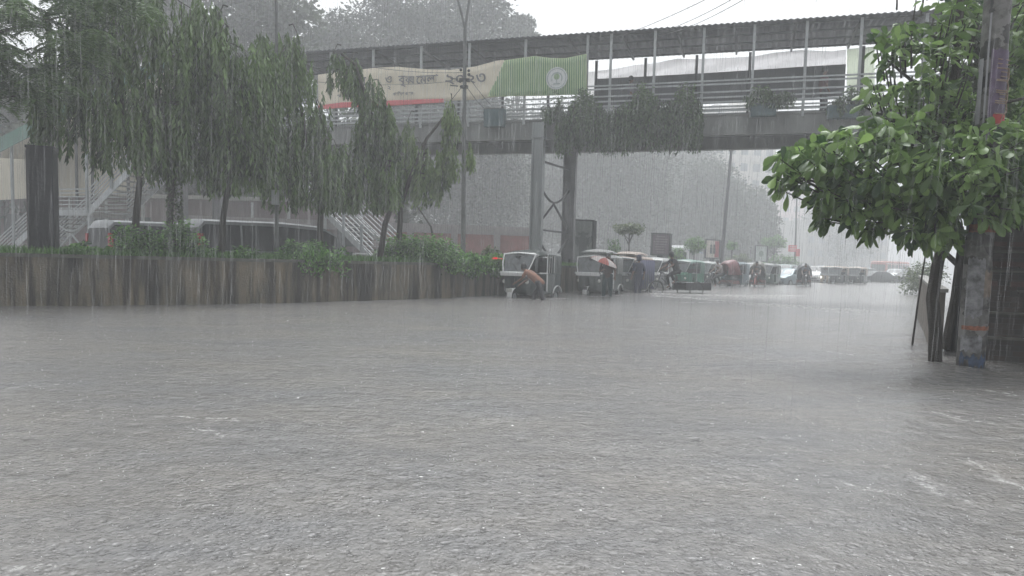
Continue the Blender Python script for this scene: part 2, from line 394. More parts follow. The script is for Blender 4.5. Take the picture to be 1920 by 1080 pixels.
def wall_mat():
    m = bpy.data.materials.new('stained_wall'); m.use_nodes = True; t = m.node_tree; b = t.nodes['Principled BSDF']; L = t.links.new
    tc = t.nodes.new('ShaderNodeTexCoord')
    def noise(sc3, s, d=4):
        mp = t.nodes.new('ShaderNodeMapping'); mp.inputs['Scale'].default_value = sc3; L(tc.outputs['Object'], mp.inputs[0])
        n = t.nodes.new('ShaderNodeTexNoise'); n.inputs['Scale'].default_value = s; n.inputs['Detail'].default_value = d; n.inputs['Roughness'].default_value = .65; L(mp.outputs[0], n.inputs['Vector']); return n.outputs['Fac']
    r = t.nodes.new('ShaderNodeValToRGB'); L(noise((1, 1, .6), 1.3), r.inputs[0])
    e = r.color_ramp.elements; e[0].position = .35; e[0].color = (.105, .095, .074, 1); e[1].position = .7; e[1].color = (.21, .17, .115, 1)
    r2 = t.nodes.new('ShaderNodeValToRGB'); L(noise((1, 1, .09), 3.4, 5), r2.inputs[0])
    e = r2.color_ramp.elements; e[0].position = .42; e[0].color = (.1, .1, .11, 1); e[1].position = .56; e[1].color = (1, 1, 1, 1)
    mx = t.nodes.new('ShaderNodeMix'); mx.data_type = 'RGBA'; mx.blend_type = 'MULTIPLY'; mx.inputs[0].default_value = .9
    L(r.outputs[0], mx.inputs[6]); L(r2.outputs[0], mx.inputs[7]); L(mx.outputs[2], b.inputs['Base Color'])
    bp = t.nodes.new('ShaderNodeBump'); bp.inputs['Strength'].default_value = .5; bp.inputs['Distance'].default_value = .02; L(noise((1, 1, 1), 25), bp.inputs['Height']); L(bp.outputs[0], b.inputs['Normal'])
    b.inputs['Roughness'].default_value = .6
    return m
HW = 1.03
wallm = wall_mat(); soil = mat('soil', (.05, .04, .03), .95, bump=.6, scale=4)
wt = thing('median_wall', 'long stained concrete retaining wall of the planted median', 'wall', (0, 0, 0))
a = MB().use(wallm)
a.loft([[MC[i]+Vector((0, 0, -.6)), MC[i]+Vector((0, 0, HW-.07)), MC[i]+nrm(i)*.22+Vector((0, 0, HW-.07)), MC[i]+nrm(i)*.22+Vector((0, 0, -.6))] for i in range(len(MC))])
a.build('wall_face', None, wt)
a = MB().use(mat('wall_coping', (.1, .1, .085), .7, scale=5, var=.4))
a.loft([[MC[i]-nrm(i)*.04+Vector((0, 0, HW-.07)), MC[i]-nrm(i)*.04+Vector((0, 0, HW)), MC[i]+nrm(i)*.26+Vector((0, 0, HW)), MC[i]+nrm(i)*.26+Vector((0, 0, HW-.07))] for i in range(len(MC))])
a.build('coping', None, wt)
a = MB().use(soil)
a.loft([[MC[i]+nrm(i)*.262+Vector((0, 0, -.6)), MC[i]+nrm(i)*.262+Vector((0, 0, HW-.02)), MC[i]+nrm(i)*1.2+Vector((0, 0, HW+.05)), MC[i]+nrm(i)*2.3+Vector((0, 0, HW-.1)), MC[i]+nrm(i)*2.32+Vector((0, 0, -.6))] for i in range(len(MC))])
tag(a.build('median_ground', None, None, True), kind='structure')
# grass on the strip
P = []; D = []; Ls = []
for _ in range(26000):
    i = min(len(MC)-2, int(random.random()**1.3*70)); f = random.random()
    p = MC[i].lerp(MC[i+1], f); off = random.random()**1.5*2.0+.02
    q = p+nrm(i)*off; P.append((q.x, q.y, HW-.02+.03*off)); D.append((random.gauss(0, .45), random.gauss(0, .45)-.15, 1)); Ls.append(random.uniform(.07, .2))
g = leaves('grass', P, D, np.array(Ls), .02, leaf_mat('grass_blade', (.04, .1, .03), (.15, .3, .08)))
tag(g, 'green grass growing along the top of the median wall', 'grass', kind='stuff')

# ================================================================== BRIDGE
BO = Vector((-8, 31, 0)); BU = Vector((19.4, -6, 0)).normalized(); BN = Vector((-BU.y, BU.x, 0))  # BN points away from viewer
if BN.y < 0: BN = -BN
BW = 3.0
def B(s, off=0.0, z=0.0): return BO+BU*s+BN*off+Vector((0, 0, z))
BM = Matrix((BU, BN, Vector((0, 0, 1)))).transposed().to_4x4(); BM.translation = BO
def bpos(px, py, off=0.0):
    p = plane_hit(px, py, BO+BN*off, BN); q = p-BO; return q.dot(BU), p.z
bridge = thing('footbridge', 'covered steel footbridge spanning the flooded road', 'footbridge', BO, 0); bridge.matrix_world = BM
S0, S1 = -7.7, 29.0
ZD, ZB, ZR = 6.4, 5.68, 9.4
girder = mat('girder_steel', (.17, .175, .17), .55, .1, var=.45, scale=1.2, stretch=(1, 1, .3))
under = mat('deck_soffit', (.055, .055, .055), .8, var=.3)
roofm = mat('zinc_sheet', (.12, .125, .14), .5, .3, var=.25, scale=1.0)
L0 = S1-S0; CX = (S0+S1)/2
a = one(girder); a.box((CX, .06, (ZD+ZB)/2), (L0, .12, ZD-ZB)); a.box((CX, .03, ZD-.03), (L0, .22, .05)); a.box((CX, .03, ZB+.03), (L0, .24, .06))
for k in range(18): a.box((S0+1+k*2.05, -.012, (ZD+ZB)/2), (.06, .03, ZD-ZB-.14))
a.build('front_girder', None, bridge)
a = one(girder); a.box((CX, BW-.06, (ZD+ZB)/2), (L0, .12, ZD-ZB)); a.box((CX, BW-.06, ZB-.03), (L0, .3, .055)); a.build('rear_girder', None, bridge)
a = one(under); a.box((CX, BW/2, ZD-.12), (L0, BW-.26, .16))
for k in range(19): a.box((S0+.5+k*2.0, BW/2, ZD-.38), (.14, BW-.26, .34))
a.build('deck', None, bridge)
# roof: corrugated sheet
a = one(roofm); n = int(L0/.05); rows = []
for j, (o, z) in enumerate(((-.28, ZR-.02), (BW*.5, ZR+.10), (BW+.25, ZR-.02))):
    rows.append([(S0-.3+(L0+.3)*i/n, o, z+.022*math.sin(i*PI/2*1.0)) for i in range(n+1)])
for dz in (0,):
    a.loft(rows, closed=False, cap=False)
rf = a.build('roof', None, bridge, True)
sol = rf.modifiers.new('solid', 'SOLIDIFY'); sol.thickness = .012
a = one(steel_d)
for k in range(20): a.box((S0+.4+k*1.95, BW/2, ZR-.16), (.07, BW, .1))
a.use(steel_d)
for o in (0.05, BW*.33, BW*.66, BW-.05): a.box((CX, o, ZR-.08), (L0, .06, .06))
a.build('roof_frame', None, bridge)
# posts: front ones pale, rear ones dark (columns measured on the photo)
FP = [bpos(px, 120, -.05)[0] for px in (700, 790, 880, 985, 1101, 1145, 1227, 1318, 1412, 1510, 1612)]+[14.9+2*k for k in range(0)]
FP = sorted(FP); step = 1.9
s = FP[-1]+step
while s < S1: FP.append(s); s += step
s = FP[0]-step
while s > S0: FP.append(s); s -= step
for s in sorted(FP):
    a = one(steel_l); a.box((s, -.045, (ZD+ZR-.25)/2+.02), (.085, .08, ZR-.3-ZD+.4)); a.build('post', None, bridge)
s = bpos(1120, 130, BW)[0]
rp = []
q = s
while q < S1: rp.append(q); q += 1.95
q = s-1.95
while q > S0: rp.append(q); q -= 1.95
for s in rp:
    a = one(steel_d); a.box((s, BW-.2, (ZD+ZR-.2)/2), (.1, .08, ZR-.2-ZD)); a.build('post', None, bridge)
def rails(mb, s0, s1, o, zf, zz=(.12, .26, .42, .58, .74, .9, 1.08)):
    for dz in zz: mb.bar((s0, o, zf+dz), (s1, o, zf+dz), .03, .055)
a = one(steel_l); rails(a, S0, S1, -.11, ZD, (.1, .24, .4, .56, .74, 1.0)); a.bar((S0, -.11, ZD+1.12), (S1, -.11, ZD+1.12), .05); a.build('front_railing', None, bridge)
a = one(steel); rails(a, S0, S1, BW-.1, ZD, (.1, .26, .42, .58, .74, 1.0)); a.build('rear_railing', None, bridge)
# grey sheeting along the far parapet
a = one(mat('grey_sheeting', (.13, .135, .145), .7, var=.15, scale=.8)); gr_ = []
for px, yt, yb in ((1116, 148.5, 205), (1150, 146.5, 203), (1190, 144.5, 201), (1225, 142.5, 199), (1300, 138.5, 196), (1412, 131.5, 190), (1500, 125.5, 184), (1586, 120.5, 180)):
    (s0, z1), (s1, z0) = bpos(px, yt, BW+.06), bpos(px, yb, BW+.06); gr_.append([(s0, BW+.04, z0), (s0, BW+.04, z1), (s0, BW+.07, z1), (s0, BW+.07, z0)])
a.loft(gr_); a.build('parapet_sheet', None, bridge)
# column: two steel legs with lattice
col_s, _ = bpos(1013, 300, 0); CSH = .52
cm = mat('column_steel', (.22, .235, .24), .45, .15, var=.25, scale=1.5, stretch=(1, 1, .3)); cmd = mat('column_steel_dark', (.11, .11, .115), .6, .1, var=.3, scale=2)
def ileg(mb, s, o, w, d, z0, z1):
    mb.box((s-w/2+.02, o, (z0+z1)/2), (.04, d, z1-z0)); mb.box((s+w/2-.02, o, (z0+z1)/2), (.04, d, z1-z0)); mb.box((s, o-d*.3, (z0+z1)/2), (w-.08, .03, z1-z0))
clm = thing('column', None, None); clm.parent = bridge
for k in ('category', 'label'):
    if k in clm: del clm[k]
a = one(cm); ileg(a, col_s, -.3, .44, .3, -.6, ZD-.15); a.box((col_s, -.3, ZB+.02), (.5, .36, .05)); a.box((col_s, -.3, .0), (.6, .5, .1)); a.build('front_leg', None, clm)
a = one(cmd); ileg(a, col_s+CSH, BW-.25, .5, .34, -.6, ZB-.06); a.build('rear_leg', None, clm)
a = one(steel_d); o0, o1 = -.14, BW-.42; om = (o0+o1)/2
def sx_(o): return col_s+CSH*(o-o0)/(o1-o0)
def seg(z, pts): a.tube([(sx_(o), o, z+dz) for o, dz in pts], .045, 6)
arc_u = [(o0+(o1-o0)*k/8, -1.0*math.sin(PI*k/8)*.6) for k in range(9)]
for zc in (4.6, 2.2, 0.9):
    pass
seg(4.05, [(o, dz) for o, dz in arc_u])
seg(3.4, [(o0, -.9), (om, 0)]); seg(3.4, [(om, 0), (o1, -.9)])
a.bar((col_s, o0, 2.35), (sx_(o1), o1, 2.35), .07)
seg(1.15, [(o0, .9), (om, 0)]); seg(1.15, [(om, 0), (o1, .9)])
seg(.5, [(o, -dz) for o, dz in arc_u])
a.bar((col_s, o0, .1), (sx_(o1), o1, .1), .07); a.bar((col_s, o0, 4.9), (sx_(o1), o1, 4.9), .07)
a.build('lattice', None, clm)
# second column at the far right and left ends
for cs in (S0+.5, 24.5):
    a = one(cmd); ileg(a, cs, .3, .44, .3, -.6, ZB); ileg(a, cs, BW-.3, .44, .3, -.6, ZB-.06); a.build('end_column', None, bridge)
# cable slung under the girder with hanging ends
a = one(black); pts = []
for k in range(41):
    s = -3+k*.75; pts.append(B(s, -.16, ZB-.06-.05*abs(math.sin(k*1.1))))
a.tube(pts, .012, 5); 
for px, l in ((1084, .6), (1256, .75), (1412, .35), (1120, .25)):
    s, _ = bpos(px, 285, -.16); a.tube([B(s, -.16, ZB-.07), B(s+.02, -.16, ZB-.07-l*.5), B(s-.03, -.16, ZB-.07-l)], .01, 5)
tag(a.build('slung_cable', None), 'thin black cable slung under the footbridge girder with loose ends', 'cable')

# ---- banners
def strip_banner(name, rows, off, m, label, cat, parent=None, thick=.01, wob=.05):
    "rows: (px, ytop, ybot) along the bridge plane"
    mb = one(m); up_, lo_ = [], []
    rr = []
    for i in range(len(rows)-1):
        n = max(2, int((rows[i+1][0]-rows[i][0])/12))
        for k in range(n): t = k/n; rr.append([rows[i][j]*(1-t)+rows[i+1][j]*t for j in range(3)])
    rr.append(rows[-1]); NV = 6; grid = []
    for px, yt, yb in rr:
        line = []
        for j in range(NV+1):
            s_, z_ = bpos(px, yt+(yb-yt)*j/NV, off); line.append((s_, off+wob*math.sin(s_*2.1+j*.5)*math.sin(j*PI/NV)*.6, z_))
        grid.append(line)
    mb.loft(grid, closed=False, cap=False)
    o = mb.build(name, None, parent, True)
    if off > 0:
        o.matrix_world = BM; tag(o, label, cat); return o
    so = o.modifiers.new('t', 'SOLIDIFY'); so.thickness = thick
    if not parent: o.matrix_world = BM
    if label: tag(o, label, cat)
    return o
cream = mat('cream_vinyl', (.68, .62, .5), .45, var=.07, scale=1.2, bump=0)
greenv = mat('light_green_vinyl', (.5, .6, .36), .45, var=.1, scale=2, bump=0)
greend = mat('green_stripe_ink', (.1, .24, .11), .5, var=.15, bump=0)
redv = mat('red_ink', (.6, .12, .13), .5, var=.1, bump=0)
ink = mat('dark_ink', (.12, .12, .13), .6, bump=0, var=.1)
OFF = -.20
ban = strip_banner('banner', [(596, 140, 204), (640, 134, 200), (705, 127, 199), (745, 125, 195), (800, 130, 191), (845, 131, 189), (890, 125, 187), (930, 114, 182), (945, 112, 181)], OFF, cream, 'cream festival banner with Bengali lettering and red foot hanging on the footbridge', 'banner')
strip_banner('red_band', [(596, 198, 206), (640, 192, 202), (740, 188, 198), (832, 185, 192)], OFF-.035, redv, None, None, ban, wob=.0)
gb = strip_banner('banner', [(914, 181, 181.5), (946, 113, 181), (960, 111, 180), (1003, 105, 180), (1035, 109, 179), (1060, 109, 178), (1100, 101, 177)], OFF-.02, greenv, 'green striped banner with a round white emblem on the footbridge', 'banner', wob=.03)
sm = one(greend)
def topy(px):
    T = [(914, 181), (946, 113), (960, 111), (1003, 105), (1035, 109), (1060, 109), (1100, 101)]
    for (a0, b0), (a1, b1) in zip(T, T[1:]):
        if a0 <= px <= a1: return b0+(b1-b0)*(px-a0)/(a1-a0)
px = 920.0
while px < 1099:
    y0 = topy(px)+1; y1 = 181-(px-914)*.02-1.2
    q = [bpos(px, y0, OFF-.05), bpos(px+1.6, y0, OFF-.05), bpos(px+1.6, y1, OFF-.05), bpos(px, y1, OFF-.05)]
    N_ = 5; L_ = []; R_ = []
    for j in range(N_+1):
        t = j/N_; w = -.052+.03*math.sin(q[0][0]*2.1+t*6*.5)*math.sin(t*PI)*.6
        L_.append((q[0][0]+(q[3][0]-q[0][0])*t, OFF+w-.02, q[0][1]+(q[3][1]-q[0][1])*t)); R_.append((q[1][0]+(q[2][0]-q[1][0])*t, OFF+w-.02, q[1][1]+(q[2][1]-q[1][1])*t))
    sm.loft([L_, R_], closed=False, cap=False); px += 4.1
sm.build('stripe_print', None, gb)
s_, z_ = bpos(1044, 147, OFF-.1); em = MB()
def disc(mb, m, c, r, o, n=32, r0=0, a0=0, a1=2*PI):
    mb.use(m)
    if r0 == 0: mb.add([(c[0]+r*math.cos(a0+(a1-a0)*k/n), o, c[1]+r*math.sin(a0+(a1-a0)*k/n)) for k in range(n)], [tuple(range(n))])
    else: mb.loft([[(c[0]+q*math.cos(a0+(a1-a0)*k/n), o, c[1]+q*math.sin(a0+(a1-a0)*k/n)) for k in range(n+1)] for q in (r0, r)], closed=False, cap=False)
whi = mat('white_vinyl', (.62, .64, .64), .5, var=.03, bump=0); gry = mat('emblem_grey', (.3, .36, .36), .5, bump=0, var=.05)
disc(em, whi, (s_, z_), .40, OFF-.12); disc(em, gry, (s_, z_), .36, OFF-.124, r0=.33); disc(em, gry, (s_, z_), .22, OFF-.126, r0=.18, a0=-.5, a1=PI+.5)
disc(em, mat('emblem_green', (.25, .36, .2), .5, bump=0), (s_, z_+.06), .11, OFF-.13)
em.use(gry); em.box((s_, OFF-.13, z_-.1), (.04, .01, .16)); em.box((s_, OFF-.13, z_-.2), (.26, .01, .035))
em.build('emblem', None, gb)
def text(body, px, py, hpx, parent, m, name='lettering', off=OFF-.09, sx=1.0, align='LEFT'):
    c = bpy.data.curves.new(name, 'FONT'); c.body = body; c.size = hpx/46*1.25; c.extrude = .004; c.align_x = align; c.offset = .006
    c.materials.append(m); o = bpy.data.objects.new(name, c); COL.objects.link(o); o.parent = parent
    s_, z_ = bpos(px, py, off); dg = bpy.context.evaluated_depsgraph_get(); dg.update(); me_ = bpy.data.meshes.new_from_object(o.evaluated_get(dg)); bpy.data.objects.remove(o)
    o = bpy.data.objects.new(name, me_); COL.objects.link(o); o.parent = parent
    o.location = (s_, off, z_); o.rotation_euler = (PI/2, 0, 0); o.scale = (sx, 1, 1)
    return o
inkb = ink
text('িভযান', 632, 163, 19, ban, inkb)
text('ও', 722, 156, 15, ban, inkb); text('বৃ', 747, 157, 17, ban, inkb); text('ক', 760, 157, 16, ban, inkb, sx=.7); text('ষ', 768, 157, 16, ban, inkb, sx=.7)
text('েমলা', 780, 157, 17, ban, inkb, sx=1.0); text('২০২৩', 833, 158, 21, ban, inkb, sx=1.25)
text('২', 727, 168, 8, ban, inkb); text('পরিবেশ ও বন', 737, 179, 5.5, ban, inkb); text('বন অধিদপ্তর', 632, 183, 6, ban, inkb)
rb = strip_banner('banner', [(1100, 134, 180), (1119, 134, 180)], BW+.1, trans_mat(mat('pale_grey_vinyl', (.8, .8, .8), .5, bump=0, var=.05), .75), 'narrow pale hanging sheet beside the green striped banner', 'banner')
rb2 = strip_banner('banner', [(1116, 133, 149), (1150, 130, 147), (1190, 122, 145), (1225, 119, 143), (1269, 110, 141), (1300, 111, 139), (1345, 109, 136), (1412, 106, 132), (1450, 99, 129), (1500, 94, 126), (1560, 96, 122), (1586, 93, 121)], BW+.12, trans_mat(mat('grey_white_vinyl', (.8, .79, .8), .5, bump=0, var=.05, scale=2), .75), 'long sagging white banner on the far side of the footbridge', 'banner')
rb3 = strip_banner('banner', [(1588, 92, 172), (1612, 90, 171), (1640, 87, 170)], BW+.12, trans_mat(mat('greenish_vinyl', (.62, .68, .55), .5, bump=0, var=.08, scale=2), .75), 'pale green sheet hanging full height on the far side of the footbridge', 'banner')

# ---- stairs on the left
def stair_rails(mb, p0, p1, h=1.0, n=6, w=.045):
    p0 = Vector(p0); p1 = Vector(p1)
    for k in range(n):
        dz = Vector((0, 0, .12+(h-.12)*k/(n-1))); mb.bar(p0+dz, p1+dz, .035, w)
st = thing('staircase', 'covered steel staircase with green roof edge climbing to the footbridge', 'staircase', BO); st.matrix_world = BM
greenpaint = mat('green_paint', (.03, .13, .09), .5, var=.2, scale=2)
ZL = 2.95; SA, SBb = -14.3, -12.1; SC = S0; SF = -19.0; ZF = -.3
for o in (0.0, 2.2):
    nm = 'railing'
    a = one(steel_l)
    stair_rails(a, (SF, o, ZF), (SA, o, ZL)); stair_rails(a, (SA, o, ZL), (SBb, o, ZL)); stair_rails(a, (SBb, o, ZL), (SC, o, ZD))
    a.build(nm, None, st)
a = one(conc)
for (sa, za, sb, zb) in ((SF, ZF, SA, ZL), (SBb, ZL, SC, ZD)):
    n = 16
    for k in range(n):
        t = (k+.5)/n; a.box((sa+(sb-sa)*t, 1.1, za+(zb-za)*t-.02), ((sb-sa)/n*1.2, 2.2, .05))
a.box(((SA+SBb)/2, 1.1, ZL-.1), (SBb-SA, 2.3, .12)); a.build('treads', None, st)
a = one(steel_l)
for o in (-.05, 2.25):
    a.bar((SF, o, ZF-.08), (SA, o, ZL-.08), .05, .28); a.bar((SA, o, ZL-.08), (SBb, o, ZL-.08), .05, .28); a.bar((SBb, o, ZL-.08), (SC, o, ZD-.08), .05, .28)
a.build('stringer', None, st)
RZ = [(SF, 5.3), (SA, 7.0), (SBb, 7.7), (SC+.2, 9.25)]
def rz(s):
    for (a0, b0), (a1, b1) in zip(RZ, RZ[1:]):
        if s <= a1: return b0+(b1-b0)*(s-a0)/(a1-a0)
    return RZ[-1][1]
def fz(s):
    return ZF+(ZL-ZF)*(s-SF)/(SA-SF) if s < SA else (ZL if s < SBb else ZL+(ZD-ZL)*(s-SBb)/(SC-SBb))
for k, s in enumerate((-18.2, -16.6, -15.3, SA, SBb, -10.7, -9.2)):
    for o in (-.1, 2.3):
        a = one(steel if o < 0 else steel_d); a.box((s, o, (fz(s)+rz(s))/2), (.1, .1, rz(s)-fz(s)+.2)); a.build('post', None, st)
for s in (SA, SBb):
    for o in (0, 2.2):
        a = one(steel_l); a.box((s, o, ZL/2-.3), (.12, .12, ZL+.5)); a.build('support', None, st)
a = one(greenpaint)
for (a0, b0), (a1, b1) in zip(RZ, RZ[1:]): a.bar((a0, -.3, b0), (a1, -.3, b1), .05, .62)
a.build('roof_fascia', None, st)
a = one(cream)
for (a0, b0), (a1, b1) in zip(RZ, RZ[1:]): a.loft([[(a0, -.25, b0+.25), (a0, 2.6, b0+.5), (a0, 2.6, b0+.45), (a0, -.25, b0+.2)], [(a1, -.25, b1+.25), (a1, 2.6, b1+.5), (a1, 2.6, b1+.45), (a1, -.25, b1+.2)]])
a.build('roof', None, st)
a = one(mat('cream_panel', (.52, .48, .38), .6, var=.08, scale=1)); 
pz = [(SF-3, 3.6, 6.2), (SA, 3.95, 8.4), (SBb+.3, 4.1, 8.6), (-10.6, 4.4, 8.9)]
a.loft([[(s, 2.5, z0), (s, 2.5, z1), (s, 2.54, z1), (s, 2.54, z0)] for s, z0, z1 in pz]); a.build('backing_panel', None, st)
# white lattice under the landing
a = one(steel_l); s0, s1 = SA+.05, SBb-.05; m_ = (s0+s1)/2
a.tube([(s0+(s1-s0)*k/8, 0, 2.55-.55*math.sin(PI*k/8)) for k in range(9)], .035, 6)
a.bar((s0, 0, .9), (m_, 0, 1.9), .06); a.bar((m_, 0, 1.9), (s1, 0, .9), .06); a.bar((s0, 0, 1.15), (s1, 0, 1.15), .06); a.bar((m_, 0, .2), (m_, 0, 1.0), .06); a.bar((s0, 0, .2), (m_, 0, 1.0), .05); a.bar((s1, 0, .2), (m_, 0, 1.0), .05)
a.build('lattice', None, st)
# second flight coming down beyond the bridge
p0 = at(560, 345, 37); p1 = at(700, 484, 34); dv = (p1-p0); hv = Vector((dv.x, dv.y, 0)).normalized(); pn = Vector((-hv.y, hv.x, 0))
st2 = thing('staircase', 'open steel stair flight coming down behind the drooping trees', 'staircase', (p1.x, p1.y, 0))
st2i = Vector((p1.x, p1.y, 0))
for o in (0, 1.8):
    a = one(steel_l); stair_rails(a, p0-st2i+pn*o, p1-st2i+pn*o, 1.05, 5); a.bar(p0-st2i+pn*o+Vector((0, 0, -.12)), p1-st2i+pn*o+Vector((0, 0, -.12)), .06, .26); a.build('railing', None, st2)
a = one(conc)
for k in range(16):
    q = p0.lerp(p1, (k+.5)/16)-st2i+pn*.9; a.box(q, (.34, 1.8, .05), Euler((0, 0, math.atan2(hv.y, hv.x))))
a.build('treads', None, st2)
for t in (.3, .62, .85):
    q = p0.lerp(p1, t)-st2i; a = one(steel); a.box((q.x, q.y, q.z/2+.3), (.12, .12, q.z+1.4)); a.build('post', None, st2)

# ================================================================== TREES
droop_m = leaf_mat('drooping_leaf', (.014, .03, .012), (.15, .25, .068), .45, .2)
droop_y = leaf_mat('young_drooping_leaf', (.022, .048, .02), (.18, .27, .08), .45, .25)
def droop_tree(label, trunk, crown, n_str, lobes=None, m=droop_m, lv=13, name='mast_tree', rad=.09):
    """trunk: list of world points; crown: list of (centre x,y, z_top, z_bottom, radius)"""
    base = Vector(trunk[0]); t = thing(name, label, 'tree', base, 0, 'drooping trees along the median')
    a = one(bark); n = len(trunk); a.tube([Vector(p)-base for p in trunk], [rad*(1-.6*i/(n-1)) for i in range(n)], 8); tr = a.build('trunk', None, t, True)
    P = []; D = []; Ls = []; T = []; tw = one(bark)
    for (cx, cy, zt, zb, R) in crown:
        H = zt-zb; CL = [(random.random()*2*PI, random.random()**.85) for _ in range(max(7, int(5.5*R*H)))]; k_ = int(n_str*R*H/4*2.7)
        for _ in range(k_):
            cl = random.choice(CL); u = min(1, max(0, cl[1]+random.gauss(0, .08))); th = cl[0]+random.gauss(0, .42); ct = (hash((round(cl[0], 3), round(cl[1], 3))) % 100)/100
            prof = math.sin(min(1, (1-u*.97))**.5*PI*.52)*(1-.25*max(0, .3-u)/.3)   # u: 0 bottom .. 1 top
            prof *= .82+.18*math.sin(th*3+zt*3)+.12*math.sin(u*11+th)
            r0 = R*prof*(.45+.6*random.random()**.6); z0 = zb+H*u+random.uniform(-.1, .1)
            x = cx+r0*math.cos(th); y = cy+r0*math.sin(th)
            ln = random.uniform(.35, 1.05)*min(1.2, .5+H/4); k = int(lv*1.3*ln/.6)
            if z0-ln < zb: z0 = zb+ln+random.uniform(0, .25)
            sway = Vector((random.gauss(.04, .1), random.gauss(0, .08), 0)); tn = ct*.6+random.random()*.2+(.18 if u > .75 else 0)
            for j in range(k):
                f = (j+.3)/k; q = Vector((x, y, z0-ln*f))+sway*f*ln
                an = random.random()*2*PI; o = .10*(1-.4*f)
                P.append(q-base); D.append((math.cos(an)*.42+math.cos(th)*.15, math.sin(an)*.42+math.sin(th)*.15, -1)); Ls.append(random.uniform(.11, .22)); T.append(min(1, max(0, tn+random.gauss(0, .15))))
            if random.random() < .04:
                c = Vector((cx, cy, z0+.2)); e = Vector((x, y, z0)); tw.tube([c-base, (c+e)/2+Vector((0, 0, .12))-base, e-base, e-base+Vector((sway.x, sway.y, -ln*.6))], [.022, .015, .01, .005], 5, cap=False)
    tw.build('branches', None, t, True)
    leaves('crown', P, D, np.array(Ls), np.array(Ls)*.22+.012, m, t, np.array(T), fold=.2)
    return t
def wp(px, py, y): return at(px, py, y)
def zof(px, py, y): return at(px, py, y).z
def dt(label, px0, y, tops, pts, dens=62, **k):
    """pts: trunk pixels; tops: (px centre, py top, py bottom, half width px)"""
    b = med(px0, 1.0, HW-.05); y = b.y
    tr = [tuple(b)]+[tuple(wp(a_, b_, y)) for a_, b_ in pts]
    cr = []
    for cx, yt, yb, hw in tops:
        p = wp(cx, yt, y); q = wp(cx, yb, y); cr.append((p.x, y+random.uniform(-.2, .2), p.z, q.z, hw*1.14/F*y))
    return droop_tree(label, tr, cr, dens, **k)
dt('mast tree with thick drooping crown above the first white roofed van', 250, 16.3, [(215, -110, 330, 120), (140, 10, 290, 75), (290, -60, 300, 85), (330, 60, 310, 60)], [(256, 400), (262, 340), (235, 250), (220, 100)])
dt('mast tree with vine wrapped trunk and grey green crown between the two vans', 322, 17, [(385, 5, 330, 85), (330, 120, 350, 60), (430, 40, 300, 65)], [(318, 420), (322, 350), (350, 250), (370, 110)])
dt('mast tree with thin leaning trunk before the second van', 414, 17.7, [(455, 90, 350, 65), (430, 190, 370, 60), (485, 60, 340, 55)], [(418, 410), (428, 350), (445, 250), (455, 150)])
dt('mast tree with broad dark crown just left of the gap showing the banner end', 600, 20, [(545, 70, 400, 70), (505, 90, 360, 55), (585, 190, 400, 50), (515, 230, 390, 40), (622, 240, 380, 40)], [(600, 420), (603, 370), (580, 280), (550, 130)])
# the arching tree
dt('mast tree whose top bends over before the cream banner', 712, 22, [(640, 95, 180, 32), (668, 108, 240, 30), (700, 140, 300, 32), (726, 200, 400, 30), (680, 240, 400, 50), (640, 270, 400, 45), (735, 280, 390, 30)], [(722, 420), (735, 385), (715, 300), (690, 190), (665, 120), (640, 100)], dens=95)
dt('slim mast tree with pale pointed tips left of the tall lamp post', 745, 23, [(845, 190, 300, 24), (840, 260, 385, 34), (775, 225, 370, 34), (800, 300, 390, 40), (760, 300, 380, 30), (885, 275, 320, 20)], [(750, 420), (752, 385), (770, 330), (800, 260), (840, 210)], dens=100, m=droop_y)
# thin bare sapling
b = med(820, .8, HW); a = one(bark); a.tube([Vector((0, 0, 0)), wp(808, 425, b.y)-b, wp(790, 398, b.y)-b, wp(776, 380, b.y)-b], [.035, .03, .022, .012], 6)
o = a.build('bare_sapling', None, None, True); o.location = b; tag(o, 'thin bare leaning sapling stem above the big bush', 'sapling')
# climbing vine on the second trunk
b = med(322, .85, HW)
P = []; D = []
for _ in range(700):
    z = random.random()*1.9; an = random.random()*6.28; P.append((.12*math.cos(an)-.02*z, .12*math.sin(an), z)); D.append((math.cos(an), math.sin(an), -.7))
o = leaves('climbing_vine', P, D, .09, .06, leaf_mat('vine_leaf', (.02, .035, .015), (.09, .14, .05)), None); o.location = b+Vector((0, .15, 0)); tag(o, 'leafy vine climbing the trunk between the two vans', 'vine')

